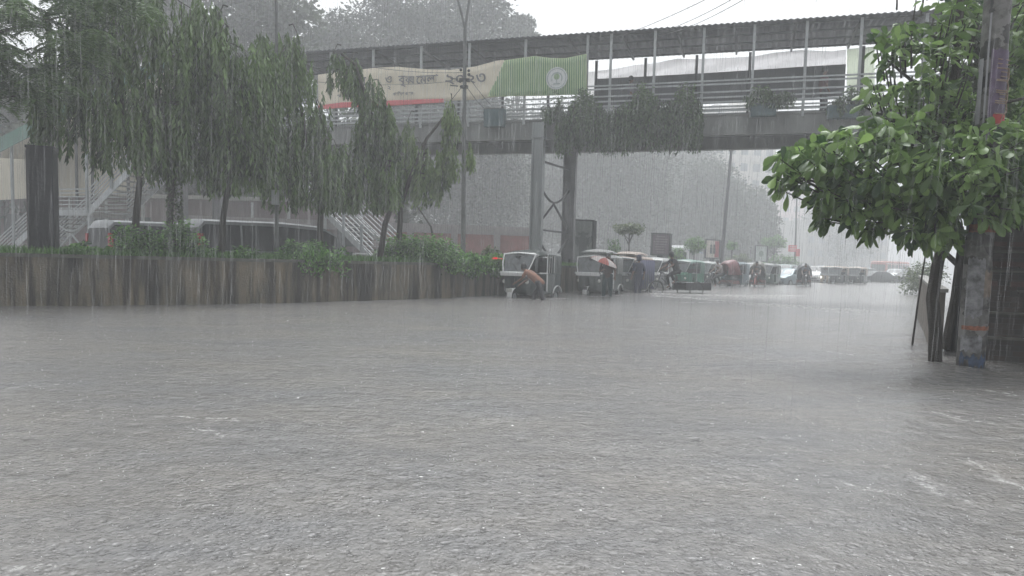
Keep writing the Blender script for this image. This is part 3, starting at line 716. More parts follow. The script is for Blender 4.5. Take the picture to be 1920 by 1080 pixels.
def cloud(n_cl, per, ell, c, L, spread, droop=.3, tvar=.7):
    """leaf clumps through an ellipsoid"""
    v = rng.normal(size=(n_cl, 3)); v /= np.linalg.norm(v, axis=1, keepdims=True); v *= rng.random((n_cl, 1))**(1/3)
    ctr = np.array(c)+v*np.array(ell); tn = rng.random(n_cl)*tvar
    d = rng.normal(size=(n_cl, per, 3))*np.array([1, 1, .8]); P = (ctr[:, None, :]+d*spread*.55).reshape(-1, 3)
    dn = (d/np.linalg.norm(d, axis=2, keepdims=True)).reshape(-1, 3); D = dn*np.array([1, 1, .6])+np.array([0, 0, -droop])
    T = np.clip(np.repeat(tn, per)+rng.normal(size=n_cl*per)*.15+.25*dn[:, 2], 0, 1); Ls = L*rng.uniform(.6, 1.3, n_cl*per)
    return P, D, T, Ls, [Vector(q) for q in ctr]
def bush(name, label, cat, loc, ell, n_cl, per, L, m, trunk=None, cz=None, group=None, spread=None, wr=.45, droop=.3, bk=bark, limbs=10, tvar=.7):
    loc = Vector(loc); t = thing(name, label, cat, loc, 0, group)
    cz = ell[2]*.9 if cz is None else cz
    P, D, T, Ls, ctr = cloud(n_cl, per, ell, (0, 0, cz), L, spread or min(ell)*.35, droop, tvar)
    a = one(bk); r = trunk or .03
    top = cz-ell[2]*.35
    a.tube([(0, 0, -.3), (r*.3, 0, top*.5), (0, r*.2, top), (r*.3, 0, cz+ell[2]*.4)], [r, r*.85, r*.65, r*.25], 7)
    for q in random.sample(ctr, min(limbs, len(ctr))):
        s = Vector((0, 0, random.uniform(.6, 1)*top)); a.tube([s, (s+q)/2+Vector((0, 0, -.08*ell[2])), q], [r*.45, r*.3, r*.1], 5, cap=False)
    a.build('trunk' if cat == 'tree' else 'stem', None, t, True)
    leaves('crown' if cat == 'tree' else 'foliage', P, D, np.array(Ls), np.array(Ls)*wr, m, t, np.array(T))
    return t
bushm = leaf_mat('bush_leaf', (.025, .075, .022), (.2, .42, .09), .4)
palem = leaf_mat('pale_bush_leaf', (.05, .08, .03), (.2, .26, .12), .4)
farm = leaf_mat('far_leaf', (.02, .032, .02), (.085, .115, .06), .6)
feath = leaf_mat('feathery_leaf', (.025, .05, .02), (.13, .22, .07), .5)

# feathery crown coming in from the upper left
o = thing('feathery_tree', 'feathery bright green tree leaning in from the upper left corner', 'tree', G(-120, 14.0, .9))
a = one(bark); bl = o.location.copy()
for pts, r in (([(-120, 460), (-125, 300), (-90, 150), (-40, 40)], .12), ([(-100, 170), (-20, 120), (60, 90)], .05), ([(-80, 110), (0, 60), (120, 30)], .05), ([(-110, 220), (-40, 190), (30, 180)], .04)):
    a.tube([wp(x, y, 14.0)-bl for x, y in pts], [r*(1-.7*i/(len(pts)-1)) for i in range(len(pts))], 6)
a.build('trunk', None, o, True)
P = []; D = []; T = []; Ls = []
for (cx, cy, hx, hy, k) in ((-40, 60, 90, 80, 26), (60, 30, 90, 60, 26), (140, 20, 80, 50, 20), (40, 120, 70, 50, 20), (-30, 170, 70, 30, 14), (80, 175, 50, 22, 9), (230, 10, 60, 40, 12), (150, 90, 50, 30, 10)):
    for _ in range(k):
        px = cx+random.uniform(-1, 1)*hx; py = cy+random.uniform(-1, 1)*hy; y = 14.0+random.uniform(-.9, .9); q = wp(px, py, y)-bl; tn = random.random()*.7
        for f in range(9):   # feather fronds
            an = random.random()*6.28; dr = Vector((math.cos(an), math.sin(an), -.15)); s = Vector((-dr.y, dr.x, 0))
            for j in range(11):
                for sg in (-1, 1):
                    P.append(q+dr*.035*(j+1)+Vector((0, 0, -.0018*j*j))); D.append(dr*.5+s*sg+Vector((0, 0, -.25))); T.append(min(1, max(0, tn+random.gauss(0, .12)))); Ls.append(.10)
leaves('crown', P, D, np.array(Ls), .026, feath, o, np.array(T))

# bushes on the median
bush('bush', 'large leafy bush spilling over the median wall left of the lamp post', 'bush', med(782, .55, HW-.1), (1.25, .55, .42), 150, 40, .1, bushm, cz=.42, droop=.4, spread=.2)
P = []; D = []
def hedge(name, label, px0, px1, back, n, h, hang, m):
    P = []; D = []; Ls = []
    a0 = med(px0, back, HW); a1 = med(px1, back, HW)
    for _ in range(n):
        px = random.uniform(px0, px1); k = int((px-px0)/8)
        p = HC.setdefault((px0, k), med(px0+k*8+4, back, HW)); q = p+Vector((random.gauss(0, .12), random.gauss(0, .12), 0)); u = random.random()
        q.z = HW+random.uniform(-hang, h)*(.7+.3*math.sin(px*.13)); q.y -= max(0, (HW-q.z))*.12
        P.append(q-a0); D.append((random.gauss(0, .6), random.gauss(-.3, .5), random.gauss(.3, .6))); Ls.append(random.uniform(.05, .15))
    o = leaves(name, P, D, np.array(Ls), np.array(Ls)*.4, m, None); o.location = a0; tag(o, label, 'hedge', None); return o
HC = {}
hedge('hedge', 'low fine leaved hedge hanging over the wall left of the nearest auto-rickshaw', 842, 962, .02, 15000, .3, .42, bushm)
hedge('creeper', 'creeper hanging down the stained wall at the thin mast tree', 565, 640, -.02, 1100, .35, .42, bushm)['category'] = 'creeper'
bush('shrub', 'small round shrub on the median beside the red auto mirror', 'shrub', med(920, .6, HW-.05), (.42, .35, .26), 30, 40, .09, palem, cz=.32)
for px, w, h, lab in ((262, .4, .42, 'tall leafy shrub in front of the side of the first van'), (330, .35, .5, 'tall dark shrub hiding the gap between both vans'), (545, .3, .26, 'small shrub below the middle of the second van'), (455, .35, .16, 'low spreading shrub under the long van window'), (150, .3, .16, 'low shrub at the rear corner of the first van'),(232, .35, .3, 'low leafy shrub below the red tail light of the first van'), (285, .45, .28, 'wide low shrub between the two van bodies'), (352, .4, .3, 'dark low shrub hiding the nose of the second van'), (585, .35, .28, 'shrub covering the right end of the second van'), (375, .3, .2, 'small pale shrub on the grass before the second van')):
    bush('shrub', lab, 'shrub', med(px, .5, HW-.05), (w, .3, h), 34, 34, .085, bushm, cz=h*.8, group='low shrubs on the median')
# small plants farther along the median
t1 = bush('topiary_tree', 'flat topped pruned tree rising behind the second auto-rickshaw', 'tree', med(1178, .8, .9), (.82, .6, .24), 60, 34, .13, palem, .045, cz=2.05, limbs=14)
bush('conical_bush', 'dark conical bush left of the flat topped tree', 'bush', med(1148, .9, .9), (.3, .3, .62), 45, 34, .09, bushm, cz=.85)
bush('shrub', 'pale young shrub under the flat topped tree', 'shrub', med(1180, .5, .9), (.4, .3, .3), 20, 30, .1, palem, cz=.35)
bush('round_tree', 'dark round crowned small tree right of the purple poster stand', 'tree', med(1300, .9, .9), (.62, .5, .52), 60, 30, .14, bushm, .05, cz=1.75)
bush('shrub', 'shrub in front of the distant blue and white bus', 'shrub', med(1268, .7, .9), (.45, .4, .5), 30, 30, .12, bushm, cz=.9)
bush('round_tree', 'little round tree right of the leaning lamp post', 'tree', med(1369, 1, .9), (.42, .4, .35), 30, 30, .14, bushm, .05, cz=2.1)
bush('shrub', 'wide pale shrub row below the little round tree', 'shrub', med(1388, 1, .9), (1.1, .5, .4), 40, 30, .14, palem, cz=1.0)
bush('umbrella_tree', 'wide flat crowned tree behind the grey car row', 'tree', med(1450, 1.5, .9), (1.4, 1.2, .6), 60, 30, .22, bushm, .09, cz=3.2)
bush('hedge', 'dense hedge block under the wide flat crowned tree', 'hedge', med(1462, .9, .9), (2.0, 1, .8), 70, 34, .2, bushm, cz=1.0)
# bush on the far right bank
bush('bush', 'green bush on the far right bank beside the cane pole', 'bush', G(1730, 38, 0), (1.0, .9, .85), 60, 40, .14, palem, cz=.75)

# big trees behind, fading in the rain
def big(label, px, y, py_top, hw, py_c=None, n=110, per=48, L=.42, name='shade_tree', grp='large trees behind the footbridge'):
    if y > 60: per = 130; L = .3*y/100+.12
    top = wp(px, py_top, y).z; rx = hw/F*y; rz_ = min(top*.47, rx*1.6); base = G(px, y, 0)
    return bush(name, label, 'tree', base, (rx, rx*.8, rz_), int(n*2.2), per, L*(1.3 if y < 60 else 1), farm, max(.18, rx*.06), cz=top-rz_, group=grp, spread=rx*.2, wr=.6, limbs=16, droop=.1, tvar=.7 if y < 60 else .2)
big('broad grey green tree whose crown tops the picture left of centre', 300, 54, -60, 120)
big('tall tree with ragged crown touching the top edge beside the street pole', 480, 57, -90, 105, n=90)
big('rounded dark tree standing just above the left end of the footbridge roof', 625, 69, 25, 52, n=60)
big('tall hazy tree with see-through crown left of the tall lamp post', 735, 75, -55, 95)
big('tall hazy tree behind the head of the tall lamp post', 865, 78, -45, 90)
big('small hazy crown ending the tree row above the footbridge roof', 962, 82, 30, 38, n=45)
big('dark grey tree mass filling the view left of the bridge column', 850, 78, 160, 130, n=150)
big('hazy tree seen directly between the two legs of the bridge column', 985, 128, 190, 110, n=120)
big('pale grey tree filling the view right of the bridge column', 1130, 104, 170, 120, n=150)
big('pale grey tree above the purple poster stand', 1235, 150, 200, 100, n=140)
big('pale grey tree whose top meets the far white building', 1318, 112, 300, 75, n=110)
big('low round hazy tree right of the leaning lamp post', 1400, 118, 352, 50, n=90)
big('very faint tree between leaning lamp post and far red sign', 1345, 146, 340, 70, n=90)
big('faint tall tree left of the almond tree branches', 1560, 184, 385, 62, n=90)
big('faint low tree behind the far car queue', 1640, 228, 430, 55, n=60)
big('pale mist veiled tree low between bridge column and purple poster stand', 1080, 135, 330, 90, n=90)
big('pale mist veiled tree low under the middle of the footbridge', 1200, 132, 340, 90, n=90)
big('pale mist veiled tree low behind the leaning lamp post foot', 1290, 140, 370, 80, n=90)
big('pale mist veiled tree low left of the bridge column', 930, 105, 300, 100, n=90)
big('dim dark tree behind the left stair landing', 60, 44, 120, 130, n=110)
big('dim dark tree filling the gap behind the vans', 250, 46, 180, 150, n=140)
big('dim dark tree behind the second van', 470, 48, 200, 140, n=140)
big('dim dark tree behind the open stair flight', 660, 48, 230, 110, n=120)

# almond tree on the right
almond = leaf_mat('almond_leaf', (.028, .07, .022), (.28, .43, .13), .36, .35)
ty = 9.4; tb = G(1753, ty, 0); at_t = thing('almond_tree', 'broad leaved almond tree with dark trunk beside the poster covered pole', 'tree', tb)
a = one(bark)
def br(pts, r0, r1, dy=0):
    n = len(pts); pp = []
    for i, p in enumerate(pts):
        y = p[2] if len(p) > 2 else ty+dy; pp.append(wp(p[0], p[1], y)-tb)
    a.tube(pp, [r0+(r1-r0)*i/(n-1) for i in range(n)], 8); return pp
br([(1753, 690), (1754, 620), (1748, 560), (1757, 500), (1768, 455), (1760, 400), (1745, 340), (1760, 260), (1790, 150), (1800, 20), (1805, -120)], .085, .04)
a.tube([wp(1760, 560, ty)-tb, wp(1738, 548, ty)-tb], [.02, .008], 5)
br([(1750, 340), (1700, 330, 9.2), (1640, 340, 9.0), (1560, 350, 8.8), (1490, 330, 8.6)], .04, .012)
br([(1755, 370), (1700, 390, 9.0), (1640, 400, 8.8), (1570, 395, 8.6)], .032, .01)
br([(1757, 290), (1700, 240, 9.2), (1620, 200, 9.2)], .035, .012)
br([(1775, 210), (1720, 160, 9.3), (1660, 110, 9.4)], .032, .012)
br([(1760, 340), (1820, 350, 9.1), (1900, 330, 9.0), (1990, 340, 8.8)], .04, .015)
br([(1765, 240), (1850, 200, 9.3), (1940, 180, 9.3)], .035, .015)
br([(1795, 100), (1740, 60, 9.4), (1690, 60, 9.4)], .02, .01)
br([(1795, 90), (1860, 30, 9.6), (1930, 0, 9.6)], .025, .01)
a.build('trunk', None, at_t, True)
a = one(bark); 
a.tube([wp(1772, 655, 10.2)-tb, wp(1790, 560, 10.2)-tb, wp(1803, 470, 10.0)-tb, wp(1800, 430, 9.8)-tb, wp(1770, 380, 9.6)-tb], [.06, .055, .06, .05, .04], 8)
a.tube([wp(1800, 500, 10.1)-tb, wp(1776, 478, 10)-tb, wp(1768, 470, 9.9)-tb], [.04, .035, .03], 6)
a.build('second_stem', None, at_t, True)
regions = [ # (px, py, rx, ry, depth, depth spread, count)
 (1530, 300, 70, 28, 8.7, .6, 50), (1475, 335, 34, 28, 8.6, .3, 20), (1600, 290, 80, 55, 8.8, .8, 85), (1580, 360, 60, 30, 8.7, .5, 42), (1545, 395, 26, 30, 8.6, .3, 12),
 (1640, 380, 60, 45, 8.7, .6, 60), (1620, 425, 28, 16, 8.6, .3, 9), (1700, 300, 80, 80, 8.9, .9, 130), (1730, 400, 60, 50, 8.8, .7, 75), (1775, 440, 40, 20, 8.8, .4, 18), (1800, 330, 80, 80, 8.6, .8, 120),
 (1885, 290, 60, 60, 8.7, .8, 75), (1880, 370, 60, 45, 8.6, .6, 60), (1960, 320, 70, 90, 8.8, .9, 60),
 (1690, 225, 55, 22, 9.2, .7, 26), (1720, 180, 60, 30, 9.4, .7, 34), (1662, 95, 28, 34, 9.3, .4, 16), (1705, 68, 45, 24, 9.4, .5, 20), (1640, 180, 24, 22, 9.3, .3, 9), (1775, 120, 50, 60, 9.5, .7, 42), (1790, 210, 50, 50, 9.6, .7, 50),
 (1800, 30, 50, 40, 9.6, .7, 34), (1895, 60, 40, 90, 10.2, .6, 80), (1900, 200, 40, 70, 10.0, .6, 70), (1790, -60, 140, 60, 9.8, .9, 60), (1850, 240, 70, 30, 8.9, .5, 40)]
P = []; D = []; T = []; Ls = []; tw = one(bark)
cen = wp(1760, 300, 9.2)
for px, py, rx, ry, dep, dsp, n in regions:
    for _ in range(int(n*.95)):
        an = random.random()*6.28; rr = math.sqrt(random.random()); q = wp(px+rx*rr*math.cos(an), py+ry*rr*math.sin(an), dep+random.uniform(-dsp, dsp))-tb
        out = (q-(cen-tb)); out.y *= .6; out = out.normalized() if out.length > .05 else Vector((1, 0, 0))
        ax = (out*.8+Vector((0, -.15, .35))).normalized(); tn = random.random()*.75+.04
        u = ax.orthogonal().normalized(); v = ax.cross(u); k = random.randint(4, 7)
        for j in range(k):
            ph = 2*PI*j/k+random.uniform(-.7, .7); tl = random.uniform(.25, 1.2)
            d = ax*(1.2-tl)+(u*math.cos(ph)+v*math.sin(ph))*tl+Vector((random.gauss(0, .2), random.gauss(0, .2), -random.uniform(.15, .95)))
            P.append(q+ax*random.uniform(-.09, .05)); D.append(d); Ls.append(random.uniform(.09, .22)); T.append(min(1, max(0, tn+random.gauss(0, .12)+(.35 if random.random() < .04 else 0))))
        if random.random() < .4: tw.tube([q-ax*.35+Vector((0, .05, -.02)), q], [.012, .006], 4, cap=False)
leaves('crown', P, D, np.array(Ls), np.array(Ls)*.47, almond, at_t, np.array(T), blunt=True)
tw.build('twigs', None, at_t)

# ================================================================== RIGHT BANK
# utility pole with posters
pb = G(1814, 8.8, -.4); ptop = wp(1874, -40, 8.8)
pd = (ptop-pb).normalized()
pole = thing('utility_pole', 'leaning concrete utility pole covered with torn posters and blue paint', 'utility pole', (pb.x, pb.y, 0))
PO = Vector((pb.x, pb.y, 0))
def pconc():
    m = bpy.data.materials.new('pasted_concrete'); m.use_nodes = True; t = m.node_tree; b = t.nodes['Principled BSDF']; L = t.links.new
    tc = t.nodes.new('ShaderNodeTexCoord'); v = t.nodes.new('ShaderNodeTexVoronoi'); v.distance = 'CHEBYCHEV'; v.inputs['Scale'].default_value = 7
    n = t.nodes.new('ShaderNodeTexNoise'); n.inputs['Scale'].default_value = 9; n.inputs['Detail'].default_value = 6; L(tc.outputs['Object'], n.inputs['Vector'])
    ad = t.nodes.new('ShaderNodeMix'); ad.data_type = 'VECTOR'; ad.inputs[0].default_value = .12; L(tc.outputs['Object'], ad.inputs[4]); L(n.outputs['Color'], ad.inputs[5]); L(ad.outputs[1], v.inputs['Vector'])
    sp = t.nodes.new('ShaderNodeSeparateColor'); L(v.outputs['Color'], sp.inputs[0]); mth = t.nodes.new('ShaderNodeMath'); mth.operation = 'MULTIPLY_ADD'; mth.inputs[1].default_value = .6; L(sp.outputs[0], mth.inputs[0]); L(n.outputs['Fac'], mth.inputs[2])
    r = t.nodes.new('ShaderNodeValToRGB'); L(mth.outputs[0], r.inputs[0]); e = r.color_ramp.elements; e[0].position = .45; e[0].color = (.03, .03, .032, 1); e[1].position = 1.0; e[1].color = (.19, .185, .18, 1)
    q = r.color_ramp.elements.new(.7); q.color = (.075, .072, .068, 1)
    L(r.outputs[0], b.inputs['Base Color']); b.inputs['Roughness'].default_value = .6; return m
a = one(pconc()); L_ = (ptop-pb).length
a.tube([pb-PO+pd*(L_*k/10) for k in range(11)], [.15-.012*k/10 for k in range(11)], 20); a.build('shaft', None, pole, True)
def wrap(name, z0, z1, m, r=.157, a0=-PI*.95, a1=-.05, rag=.0, parent=None):
    mb = one(m); n = 18; lo = []; hi = []
    for k in range(n+1):
        an = a0+(a1-a0)*k/n
        for lst, z, sg in ((lo, z0, -1), (hi, z1, 1)):
            zz = z+sg*-rag*random.random(); f = (zz-pb.z)/(ptop.z-pb.z); c = pb+(ptop-pb)*f-PO; rr = r-.012*f
            lst.append((c.x+rr*math.cos(an), c.y+rr*math.sin(an), zz))
    mb.loft([lo, hi], closed=False, cap=False); return mb.build(name, None, parent or pole, True)
def pzz(py): return wp(1830, py, 8.65).z
org = mat('orange_paper', (.26, .1, .06), .6, bump=0, var=.5, scale=20); wht = mat('torn_paper', (.2, .2, .21), .7, bump=0, var=.6, scale=12); blp = mat('blue_paint', (.04, .065, .12), .5, bump=0, var=.7, scale=9); prp = mat('purple_poster_print', (.11, .08, .13), .6, bump=0, var=.5, scale=6)
wrap('orange_poster', pzz(436), pzz(419), org, rag=.01); wrap('orange_poster', pzz(620), pzz(611), org, rag=.01)
wrap('torn_poster', pzz(664), pzz(626), wht, rag=.05, a0=-PI*.95, a1=-PI*.45); wrap('blue_paint', pzz(694), pzz(655), blp, rag=.13, a0=-PI*.95, a1=-PI*.3); wrap('torn_poster', pzz(600), pzz(480), wht, rag=.06, a0=-PI*.9, a1=-PI*.5, r=.155)
wrap('torn_poster', pzz(560), pzz(505), mat('brown_paper', (.2, .16, .13), .7, bump=0, var=.4, scale=12), rag=.05, a0=-PI*.5, a1=-PI*.2, r=.155)
pp = wrap('purple_poster', pzz(262), pzz(88), prp, rag=.02, a0=-PI*.72, a1=-PI*.12); wrap('red_poster', pzz(232), pzz(212), mat('red_paper', (.4, .06, .06), .6, bump=0, var=.2), rag=.01, r=.162, a0=-PI*.6, a1=-PI*.15)
wrap('conduit', pzz(230), pzz(105), mat('pale_strip', (.3, .3, .32), .6, bump=0), r=.175, a0=-PI*.97, a1=-PI*.86)
wrap('conduit', pzz(260), pzz(20), mat('pale_strip', (.3, .3, .32)), r=.17, a0=-PI*.80, a1=-PI*.76)
# outlined characters painted down the poster
tan = mat('tan_lettering', (.3, .22, .17), .6, bump=0, var=.2)
def glyph(py, kind):
    mb = one(tan); f0 = (pzz(py)-pb.z)/(ptop.z-pb.z); c = pb+(ptop-pb)*f0-PO
    def P_(u, w):   # u: across -1..1, w: up metres
        an = -PI*.40+u*.62; return (c.x+.164*math.cos(an), c.y+.164*math.sin(an), c.z+w)
    sh = {'bars': [[(-.9, .05), (.9, .05)], [(-.9, .0), (.9, .0)], [(-.9, -.05), (.9, -.05)]], 'D': [[(-.9, .07), (.6, .07), (.9, .03), (.9, -.03), (.6, -.07), (-.9, -.07)], [(-.5, .025), (.4, .025), (.4, -.025), (-.5, -.025)]],
          'U': [[(-.9, .07), (.4, .07), (.9, .02), (.9, -.04), (.4, -.07), (-.9, -.07)]], 'O': [[(-.8, .05), (0, .075), (.8, .05), (.9, -.02), (.3, -.07), (-.5, -.07), (-.9, -.02), (-.8, .05)]]}[kind]
    for l in sh: mb.tube([P_(*q) for q in l], .008, 4)
    mb.build('lettering', None, pp)
for py, k in ((118, 'bars'), (138, 'D'), (160, 'U'), (180, 'D'), (200, 'U'), (243, 'O'), (255, 'bars')): glyph(py, k)
# small striped awning piece beside the pole
o = thing('striped_sign', 'small green and white striped board right of the pole top', 'sign', wp(1886, 195, 10.5)); a = one(white_p); a.box((0, 0, 0), (.10, .02, .24), Euler((0, .25, 0))); a.build('board', None, o)
a = one(greenpaint)
for k in range(3): a.box((.0+.02*(k-1), -.013, -.07+.07*k), (.085, .006, .03), Euler((0, .25, 0)))
a.build('stripes', None, o)

# low boundary wall receding behind the tree
w0 = G(1747, 10.4, 0); w1 = G(1719, 19, 0); dd = (w1-w0).normalized(); nn = Vector((dd.y, -dd.x, 0))
if nn.x < 0: nn = -nn
o = thing('boundary_wall', 'low cream boundary wall with white edge running back behind the almond trunk', 'wall', w0)
a = one(mat('buff_plaster', (.15, .13, .11), .7, var=.2)); a.loft([[p-w0+Vector((0, 0, -.4)), p-w0+Vector((0, 0, h)), p-w0+nn*.12+Vector((0, 0, h)), p-w0+nn*.12+Vector((0, 0, -.4))] for p, h in ((w0, .84), (w1, 1.0))]); a.build('face', None, o)
a = one(conc); a.loft([[p-w0-nn*.03+Vector((0, 0, h)), p-w0-nn*.03+Vector((0, 0, h+.05)), p-w0+nn*.15+Vector((0, 0, h+.05)), p-w0+nn*.15+Vector((0, 0, h))] for p, h in ((w0, .84), (w1, 1.0))]); a.build('coping', None, o)
# cane pole
a = one(bark); c0 = G(1709, 11.4, 0); a.tube([wp(1710, 650, 11.4)-c0, wp(1722, 560, 11.4)-c0, wp(1738, 460, 11.4)-c0], [.018, .015, .012], 6); o = a.build('cane_pole', None); o.location = c0; tag(o, 'thin cane pole standing slanted in the water left of the tree', 'cane pole')
# dark steel plate behind
q0 = G(1772, 10.6, 0); o = thing('steel_plate', 'dark upright steel plate between the tree stems and the pole', 'plate', q0)
a = one(steel_d); x1 = G(1803, 10.6, 0).x-q0.x; a.add([(0, 0, -.3), (x1, 0, -.3), (x1+.14, 0, 1.55), (.10, 0, 1.5), (0, .06, -.3), (x1, .06, -.3), (x1+.14, .06, 1.55), (.10, .06, 1.5)], [(0, 1, 2, 3), (7, 6, 5, 4), (0, 4, 5, 1), (1, 5, 6, 2), (2, 6, 7, 3), (3, 7, 4, 0)]); a.build('sheet', None, o)
a = one(steel_l); a.tube([(x1+.11, -.03, 1.1), (x1+.15, -.03, 1.5)], .02, 6); a.build('edge_tube', None, o)
# dark brick stall wall on the far right
def brick_mat():
    m = bpy.data.materials.new('wet_brick'); m.use_nodes = True; t = m.node_tree; b = t.nodes['Principled BSDF']; L = t.links.new
    tc = t.nodes.new('ShaderNodeTexCoord'); mp = t.nodes.new('ShaderNodeMapping'); mp.inputs['Rotation'].default_value = (PI/2, 0, 0); L(tc.outputs['Object'], mp.inputs[0])
    br_ = t.nodes.new('ShaderNodeTexBrick'); br_.inputs['Scale'].default_value = 3.6; br_.inputs['Mortar Size'].default_value = .015
    br_.inputs['Color1'].default_value = (.05, .032, .026, 1); br_.inputs['Color2'].default_value = (.03, .027, .025, 1); br_.inputs['Mortar'].default_value = (.045, .043, .04, 1)
    L(mp.outputs[0], br_.inputs['Vector']); L(br_.outputs['Color'], b.inputs['Base Color']); b.inputs['Roughness'].default_value = .5
    bp = t.nodes.new('ShaderNodeBump'); bp.inputs['Strength'].default_value = .6; bp.inputs['Distance'].default_value = .01; L(br_.outputs['Fac'], bp.inputs['Height']); bp.invert = True; L(bp.outputs[0], b.inputs['Normal']); return m
k0 = G(1838, 9.6, 0); o = thing('brick_stall', 'dark wet brick stall with shelves behind the poster pole', 'stall', k0, math.radians(-27))
a = one(brick_mat()); a.box((2.2, .2, .9), (4.4, .3, 2.6)); a.box((.12, 1.1, .9), (.24, 1.5, 2.6)); a.build('wall', None, o)
a = one(mat('tarpaulin_black', (.02, .022, .02), .5, var=.3)); a.loft([[(-.1+x, -.45, 2.25+.03*math.sin(x*5)), (-.1+x, 2.0, 2.6), (-.1+x, 2.0, 2.64), (-.1+x, -.45, 2.29+.03*math.sin(x*5))] for x in np.linspace(0, 5, 14)]); a.build('roof', None, o, True)
a = one(mat('shelf_wood', (.09, .08, .07), .6, var=.3))
for z in (.3, .62, .9, 1.15, 1.4): a.box((.05+.9, -.03, z), (1.9 if z != .9 else 1.2, .16, .025))
a.build('shelves', None, o)
for k in range(9): a = one(mat('clay_pot_red', (.07, .035, .03), .6, var=.3)); a.box((random.uniform(.05, .5), -.03, random.choice((.96, 1.21, 1.46, 1.2))+.03), (random.uniform(.08, .25), .1, .06)); a.build('brick', None, o)
a = one(steel); a.bar((.62, -.13, .55), (.62, -.13, 1.5), .02); a.bar((.7, -.12, 1.12), (1.3, -.12, 1.12), .018); a.bar((.7, -.12, 1.22), (1.2, -.12, 1.22), .018); a.build('rods', None, o)
# dense dark greenery behind the stall
bush('backing_tree', 'dense dark tree standing behind the brick stall', 'tree', G(1905, 12.2, 0), (1.35, 1.0, 2.1), 170, 44, .17, farm, .14, cz=4.3, spread=.35, wr=.5)

# ================================================================== LEFT PROPS
q = med(83, 1.0, HW-.1); o = thing('gate_pillar', 'square dark masonry pillar standing on the median at the left', 'pillar', q, .35)
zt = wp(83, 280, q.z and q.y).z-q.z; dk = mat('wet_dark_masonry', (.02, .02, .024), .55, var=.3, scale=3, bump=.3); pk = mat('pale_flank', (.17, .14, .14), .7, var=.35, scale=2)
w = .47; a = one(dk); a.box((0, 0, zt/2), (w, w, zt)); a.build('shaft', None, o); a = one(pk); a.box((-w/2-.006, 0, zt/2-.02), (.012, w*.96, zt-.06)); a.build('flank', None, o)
a = one(dk); a.box((0, 0, zt+.02), (w+.03, w+.03, .05)); a.build('cap', None, o)
# street pole with junction box (between vans)
def lamp_post(label, px_b, y, px_top, py_top, r=.07, arms=None, base=None, box=None, grp='street lamp posts', clamps=False):
    b = base or G(px_b, y, 0); t = thing('street_lamp', label, 'street lamp', b, 0, grp); tp = wp(px_top, py_top, b.y)-b
    mat('lamp_post_steel', (.13, .135, .135), .5, .3, var=.25, scale=4); lm_ = MATS['lamp_post_steel'] if b.y < 40 else steel_d
    a = one(lm_); a.tube([tp*(k/6) for k in range(7)], [r*(1-.35*k/6) for k in range(7)], 10)
    a.tube([tp*0, tp*.06], r*1.5, 10); a.build('post', None, t, True)
    if arms:
        for sg, ln, h in arms:
            a = one(lm_); a.tube([tp+Vector((sg*ln*k/6, 0, h*math.sin(k/6*PI/2))) for k in range(7)], r*.45, 7); a.build('arm', None, t, True)
            e = tp+Vector((sg*ln, 0, h)); a = one(steel_l); a.ball(e+Vector((sg*.3, 0, 0)), (.35, .13, .07), 10, 5); a.build('lamp_head', None, t, True)
    if box:
        f = (wp(0, box[1], b.y).z-b.z)/tp.z; a = one(steel_l); a.box(tp*f+Vector((0, -r-.05, 0)), (.16, .12, .36)); a.build('junction_box', None, t)
    if clamps:
        a = one(steel_d)
        for py in (150, 163):
            f = (wp(868, py, b.y).z-b.z)/tp.z; c = tp*f; a.box(c, (.34 if py == 150 else .22, .2, .07)); a.tube([c+Vector((-.2, -.1, 0)), c+Vector((-.45, -.1, .02))], .02, 5); 
            for k in range(3): a.ball(c+Vector((random.uniform(-.15, .15), -.12, random.uniform(-.1, .3))), .05, 6, 4)
        a.tube([c+Vector((.1, -.1, -.05)), c+Vector((.45, -.1, -.5)), c+Vector((.7, -.1, -.72))], .012, 4); a.tube([c+Vector((.2, -.1, .2)), c+Vector((.65, -.1, -.35)), c+Vector((.9, -.1, -.6))], .012, 4); a.tube([c+Vector((-.1, -.1, -.05)), c+Vector((-.45, -.1, -.5))], .012, 4)
        a.build('wire_clamps', None, t, True)
    return t
lamp_post('slim grey pole with pale junction box before the second van', 517, 19, 518, -60, .055, base=med(517, 1.2, HW-.1), box=(0, 357), grp=None)
lamp_post('tall street lamp with forked top and wire clamps in front of the banner', 869, 24, 872, 55, .085, [(-.55, .5, 0)] and [(-1, .5, 1.3), (1, .28, 1.5)], base=med(869, .9, HW-.1), clamps=True)
# 'leaning' far lamps
lamp_post('leaning twin armed street lamp behind the cycle rickshaws', 1351, 55, 1371, 285, .17, [(-1, 1.0, .8), (1, 1.2, 1.0)], base=med(1351, 1.2, .9))
lamp_post('faint thin street lamp beside the far red signboard', 1490, 78, 1494, 372, .13, [(-1, 1.5, .8)], base=med(1490, 1.2, .9))
# low white rails beyond the median
for px0, px1, lab in ((640, 688, 'short white railing beyond the hedge at the stair foot'),):
    o = thing('low_railing', lab, 'railing', G(px0, 27, 0)); b = o.location; a = one(white_p); c0 = wp(px0, 474, 27)-b; c1 = wp(px1, 476, 27)-b; cm_ = (c0+c1)/2
    for u, v in ((c0, cm_-Vector((.04, 0, 0))), (cm_+Vector((.04, 0, 0)), c1)):
        a.bar(u, v, .05); a.bar(u-Vector((0, 0, .14)), v-Vector((0, 0, .14)), .04); a.bar(u, (u.x, u.y, -.3), .05); a.bar(v, (v.x, v.y, -.3), .05)
    a.build('rails', None, o)
